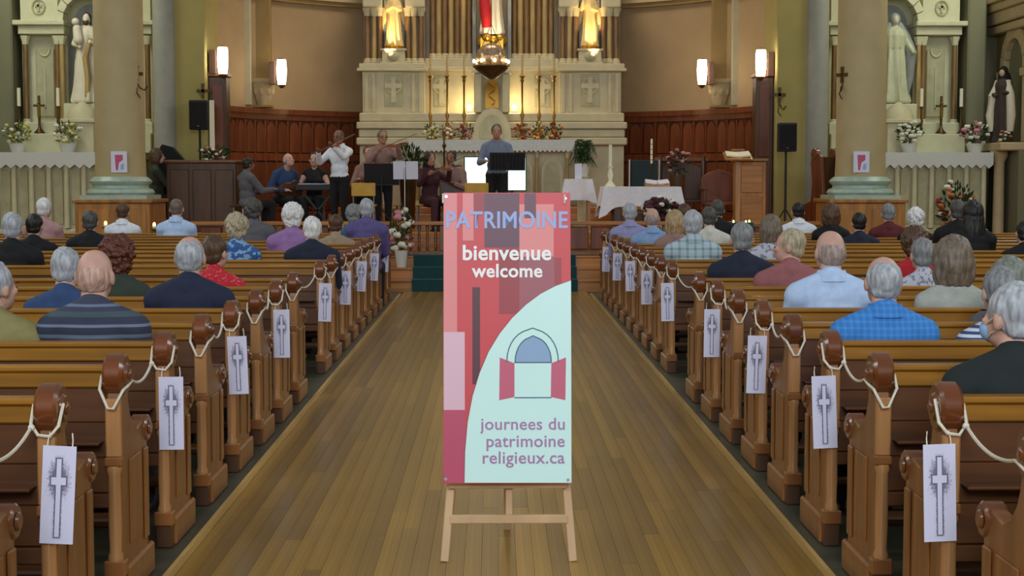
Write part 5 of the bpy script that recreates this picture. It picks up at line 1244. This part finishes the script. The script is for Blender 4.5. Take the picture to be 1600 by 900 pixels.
def violin(lab, per, s=1.0):
    ph = .93 if per.get('st') else .52
    t = thing('violin', lab, 'violin', per.location, per.rotation_euler[2]); t.scale = per.scale; z = ph + .52
    a, b_ = Vector((-.05, .15, z)), Vector((-.19, .55, z + .02)); d = (b_ - a).normalized(); sd = Vector((d.y, -d.x, 0)).normalized()
    out = []
    for i in range(24):
        u = 2 * PI * i / 24; L = math.cos(u) * .18; wv = .1 - .03 * math.cos(2 * u * 1.0) * 0 ; w = (.095 + .012 * math.cos(u * 1)) * math.sin(u) * (1 - .3 * math.exp(-(L / .05) ** 2)); out.append(a + d * (.18 + L) + sd * w)
    g = G(); n = 24; g.add([p + Vector((0, 0, h)) for h in (-.018, .02) for p in out], [tuple(range(n))[::-1], tuple(range(n, 2 * n))] + [(i, (i + 1) % n, n + (i + 1) % n, n + i) for i in range(n)])
    g.obj('violin_body', 'violin_wood', t, bevel=.004, fix=True)
    G().tube([a + d * .28 + Vector((0, 0, .025)), a + d * .56 + Vector((0, 0, .03))], .013, 8).obj('neck', 'dark_wood', t); G().ell(a + d * .59 + Vector((0, 0, .028)), .022, 10, 8).obj('scroll', 'violin_wood', t)
    t2 = thing('violin_bow', lab.replace('violin', 'violin bow', 1), 'bow', per.location, per.rotation_euler[2]); t2.scale = per.scale
    c = a + d * .24 + Vector((0, 0, .045)); h = Vector((.2, .4, ph + .44)); e = c + (c - h) * 1.2
    G().tube([h, (h + e) / 2 + Vector((0, 0, .02)), e], .005, 6).obj('stick', 'dark_wood', t2); G().tube([h - Vector((0, 0, .015)), e - Vector((0, 0, .012))], .002, 4).obj('hair', 'rope', t2)
def spectacles(lab, per, fgk):
    fg = figure(**fgk); t = thing('spectacles', lab, 'glasses', per.location, per.rotation_euler[2]); t.scale = per.scale
    g = G()
    for sx in (-1, 1):
        g.tube([(sx * .035 + .024 * math.cos(2 * PI * i / 12), .108, -.008 + .018 * math.sin(2 * PI * i / 12)) for i in range(12)], .003, 5, True)
        g.tube([(sx * .06, .105, -.002), (sx * .08, .04, 0), (sx * .082, -.02, -.004)], .0025, 5)
    g.tube([(-.012, .11, -.004), (.012, .11, -.004)], .003, 5); o = g.obj('frame', 'black_plastic', t); o.location = fg['hc']; o.rotation_euler = fg['eul']
v1 = mus('man in a white shirt playing the violin, standing before the panelling', 530, 203, 25.95, 'crop', 'darkgrey', 'c_white', stand=True, rz=PI - .45, skin='skin_brown', hands=VI); v1['st'] = 1
violin('reddish violin of the man in the white shirt', v1); spectacles('dark spectacles of the violinist in the white shirt', v1, dict(sex='m', stand=True, hands=VI, voxel=.014))
gp = ((-.42, .24, .3), (.14, .24, .16))
gm = mus('balding man in a blue shirt bent over a guitar', 441, 237, 26.5, 'fringe', 'grey', 'c_blue', rz=PI + .75, skin='skin_pink', hands=gp, lean=.22, pitch=-.3)
t = thing('guitar', 'dark guitar held by the man in the blue shirt', 'guitar', gm.location, gm.rotation_euler[2]); t.scale = gm.scale
g = G(); out = []
for i in range(28):
    u = 2 * PI * i / 28; L = math.cos(u); w = (.17 - .03 * L) * math.sin(u) * (1 - .25 * math.exp(-((L - .15) / .25) ** 2)); out.append((.12 - L * .24 * -1 - .06, .68 + w))
G().prism([(x - .08, z) for x, z in out], .15, .24, 'XZ').obj('guitar_body', 'dark_wood', t, bevel=.006, fix=True); G().box((-.36, .2, .76), (.5, .025, .05), Matrix.Rotation(.2, 3, 'Y')).obj('neck', 'violin_wood', t); G().box((-.64, .2, .82), (.14, .02, .07), Matrix.Rotation(.2, 3, 'Y')).obj('headstock', 'dark_wood', t)
chair_simple(441, 26.5, 'chair under the guitarist', 'dark_wood', back=False)
kp = mus('woman with dark hair in a black low-necked top at a keyboard', 491, 238, 26.6, 'short', 'black', 'c_black', 'vest', sex='f', hands=((-.24, .36, .2), (.24, .36, .2)), skin='skin_fair')
chair_simple(491, 26.7, 'stool under the woman at the keyboard', 'black_plastic', back=False)
t = thing('keyboard', 'black electric keyboard on a folding stand before the woman in black', 'keyboard', (PX(497, 26.1), 26.1, SF)); kz = PZ(288, 26.1) - SF
G().bb(-.36, .36, -.15, .17, kz - .1, kz).obj('case', 'black_plastic', t, bevel=.01); G().bb(-.33, .33, .02, .15, kz, kz + .012).obj('white_keys', 'paper', t); g = G()
for i in range(17):
    if i % 7 not in (2, 6): g.bb(-.31 + i * .0375, -.29 + i * .0375, .02, .1, kz + .0121, kz + .022)
struct(g.obj('black_keys', 'black_plastic', t, smooth=0), 'stuff')
for q in (-1, 1): stick((q * .28, 0, .0), (-q * .28, 0, kz - .1), .035, .03).obj('stand_leg', 'black_plastic', t)
v2 = mus('grey-haired man with glasses playing the violin, dark trousers', 597, 203, 26.3, 'short', 'taupe', 'c_pinkgrey', stand=True, rz=PI + .35, hands=VI, skin='skin_tan', sex='m'); v2['st'] = 1
violin('violin of the grey-haired man with glasses', v2); spectacles('spectacles of the grey-haired violinist', v2, dict(sex='m', stand=True, hands=VI, voxel=.014))
mus('brown-haired musician seated behind the large black music stand', 576, 228, 27.0, 'short', 'brown', 'c_pinkgrey', sex='f', skin='skin_fair', hands=((-.16, .34, .26), (.16, .34, .26)), smin=.0) if False else mus('brown-haired musician seated behind the violinists', 576, 228, 27.0, 'short', 'brown', 'c_pinkgrey', sex='f', skin='skin_fair', hands=((-.16, .34, .26), (.16, .34, .26)))
chair_simple(576, 27.05, 'chair of the musician behind the violinists', 'dark_wood', PI)
v3 = mus('woman with long dark hair in plum playing the violin, seated', 671, 237, 26.2, 'long', 'black', 'c_plum', sex='f', rz=PI + .5, hands=VI, skin='skin_tan', legs='c_plum'); violin('violin of the seated woman in plum', v3)
chair_simple(668, 26.25, 'yellow stool under the woman in plum', 'stool_yellow', PI, back=False)
mus('dark-haired musician in a dusty brown top beside the screen', 706, 236, 26.6, 'short', 'black', 'c_pinkgrey', rz=PI - .3, skin='skin_brown', hands=((-.16, .34, .26), (.16, .34, .26)))
chair_simple(706, 26.65, 'chair of the musician in the dusty brown top', 'dark_wood', PI)
sg = mus('singer in a grey-blue shirt standing behind a black music stand', 776, 194, 26.5, 'short', 'darkgrey', 'c_slate', stand=True, skin='skin_tan', hands=((-.2, .32, .2), (.2, .32, .2)))
mus('person in a grey jacket and white cuffs seated beside the organ console', 386, 250, 25.45, 'short', 'black', 'c_grey', 'jacket', rz=-.9, hands=((-.2, .4, .2), (.2, .4, .24)), skin='skin_brown')
chair_simple(386, 25.45, 'chair beside the organ console', 'dark_wood', -.9, back=False)
mus('organist with brown hair in a dark green top behind the column', 243, 232, 26.35, 'bob', 'brown', 'c_green', sex='f', rz=-1.2, hands=((-.2, .4, .2), (.2, .4, .2)))
chair_simple(243, 26.35, 'stool under the organist', 'dark_wood', -1.2, back=False)
chair_simple(570, 25.7, 'orange-backed chair among the music stands', 'stool_yellow', PI); chair_simple(745, 25.9, 'yellow-backed chair before the screen', 'stool_yellow', PI)
def music_stand(px, ytop, Y, w, hgt, lab, m='black_plastic', sheet=None, legs='black_plastic'):
    t = thing('music_stand', lab, 'music stand', (PX(px, Y), Y, SF)); h = PZ(ytop, Y) - SF
    R = Matrix.Rotation(.25, 3, 'X')
    G().box((0, 0, h - hgt / 2), (w, .012, hgt), R).obj('desk', m, t, bevel=.003); G().box((0, .03, h - hgt), (w, .05, .012)).obj('lip', m, t)
    tubestand(t, h - hgt * .5, 3, legs, .012, .32)
    if sheet: s_ = thing('sheet_music', sheet, 'paper', (PX(px, Y), Y, SF)); G().box((.0, .02, h - hgt / 2 + .02), (w * .9, .004, hgt * 1.05), R).obj('page', 'paper', s_)
    return t
music_stand(597, 255, 25.6, .58, .36, 'large black music stand before the grey-haired violinist')
ms = music_stand(793, 238, 25.9, .6, .3, 'black slatted music stand before the singer')
for i in range(9): G().box((-.24 + i * .06, -.012, PZ(238, 25.9) - SF - .15), (.02, .006, .24), Matrix.Rotation(.25, 3, 'X')).obj('slat', 'chrome' if i in (-1,) else 'black_cloth', ms)
music_stand(633, 258, 25.5, .34, .02, 'thin wire music stand between the violinists', 'chrome', None, 'chrome')
s_ = thing('sheet_music', 'white sheet music on the thin wire stand', 'paper', (PX(633, 25.5), 25.5, SF)); h = PZ(250, 25.5) - SF; G().box((-.09, 0, h - .17), (.2, .004, .3), Matrix.Rotation(.15, 3, 'X')).obj('page', 'paper', s_); G().box((.12, 0, h - .17), (.2, .004, .3), Matrix.Rotation(.15, 3, 'X') @ Matrix.Rotation(.1, 3, 'Z')).obj('page', 'paper', s_)
t = thing('potted_shrub', 'dark green leafy plant behind the violinists', 'plant', (PX(638, 27.3), 27.3, SF)); t2 = None
bpy.data.objects.remove(t)
bouquet('potted_shrub', 'dark green leafy plant behind the violinists', (PX(638, 27.35), 27.35, SF), .3, .6, ('leaf',), 'leaf', (.15, .95, 'bronze'), 130, 10, .02, seed=9, cat='plant')
t = thing('floral_torch', 'dark staff rising to the yellow altar flowers beside the singer', 'staff', (PX(694, 27.0), 27.2, SF)); h = PZ(205, 27.1) - SF; G().lathe([(.13, 0), (.13, .02), (.02, .05), (.016, h - .3), (.04, h - .25), (.016, h - .2), (.03, h)], 12).obj('staff', 'bronze', t)
bpy.data.scenes.remove(TMP)
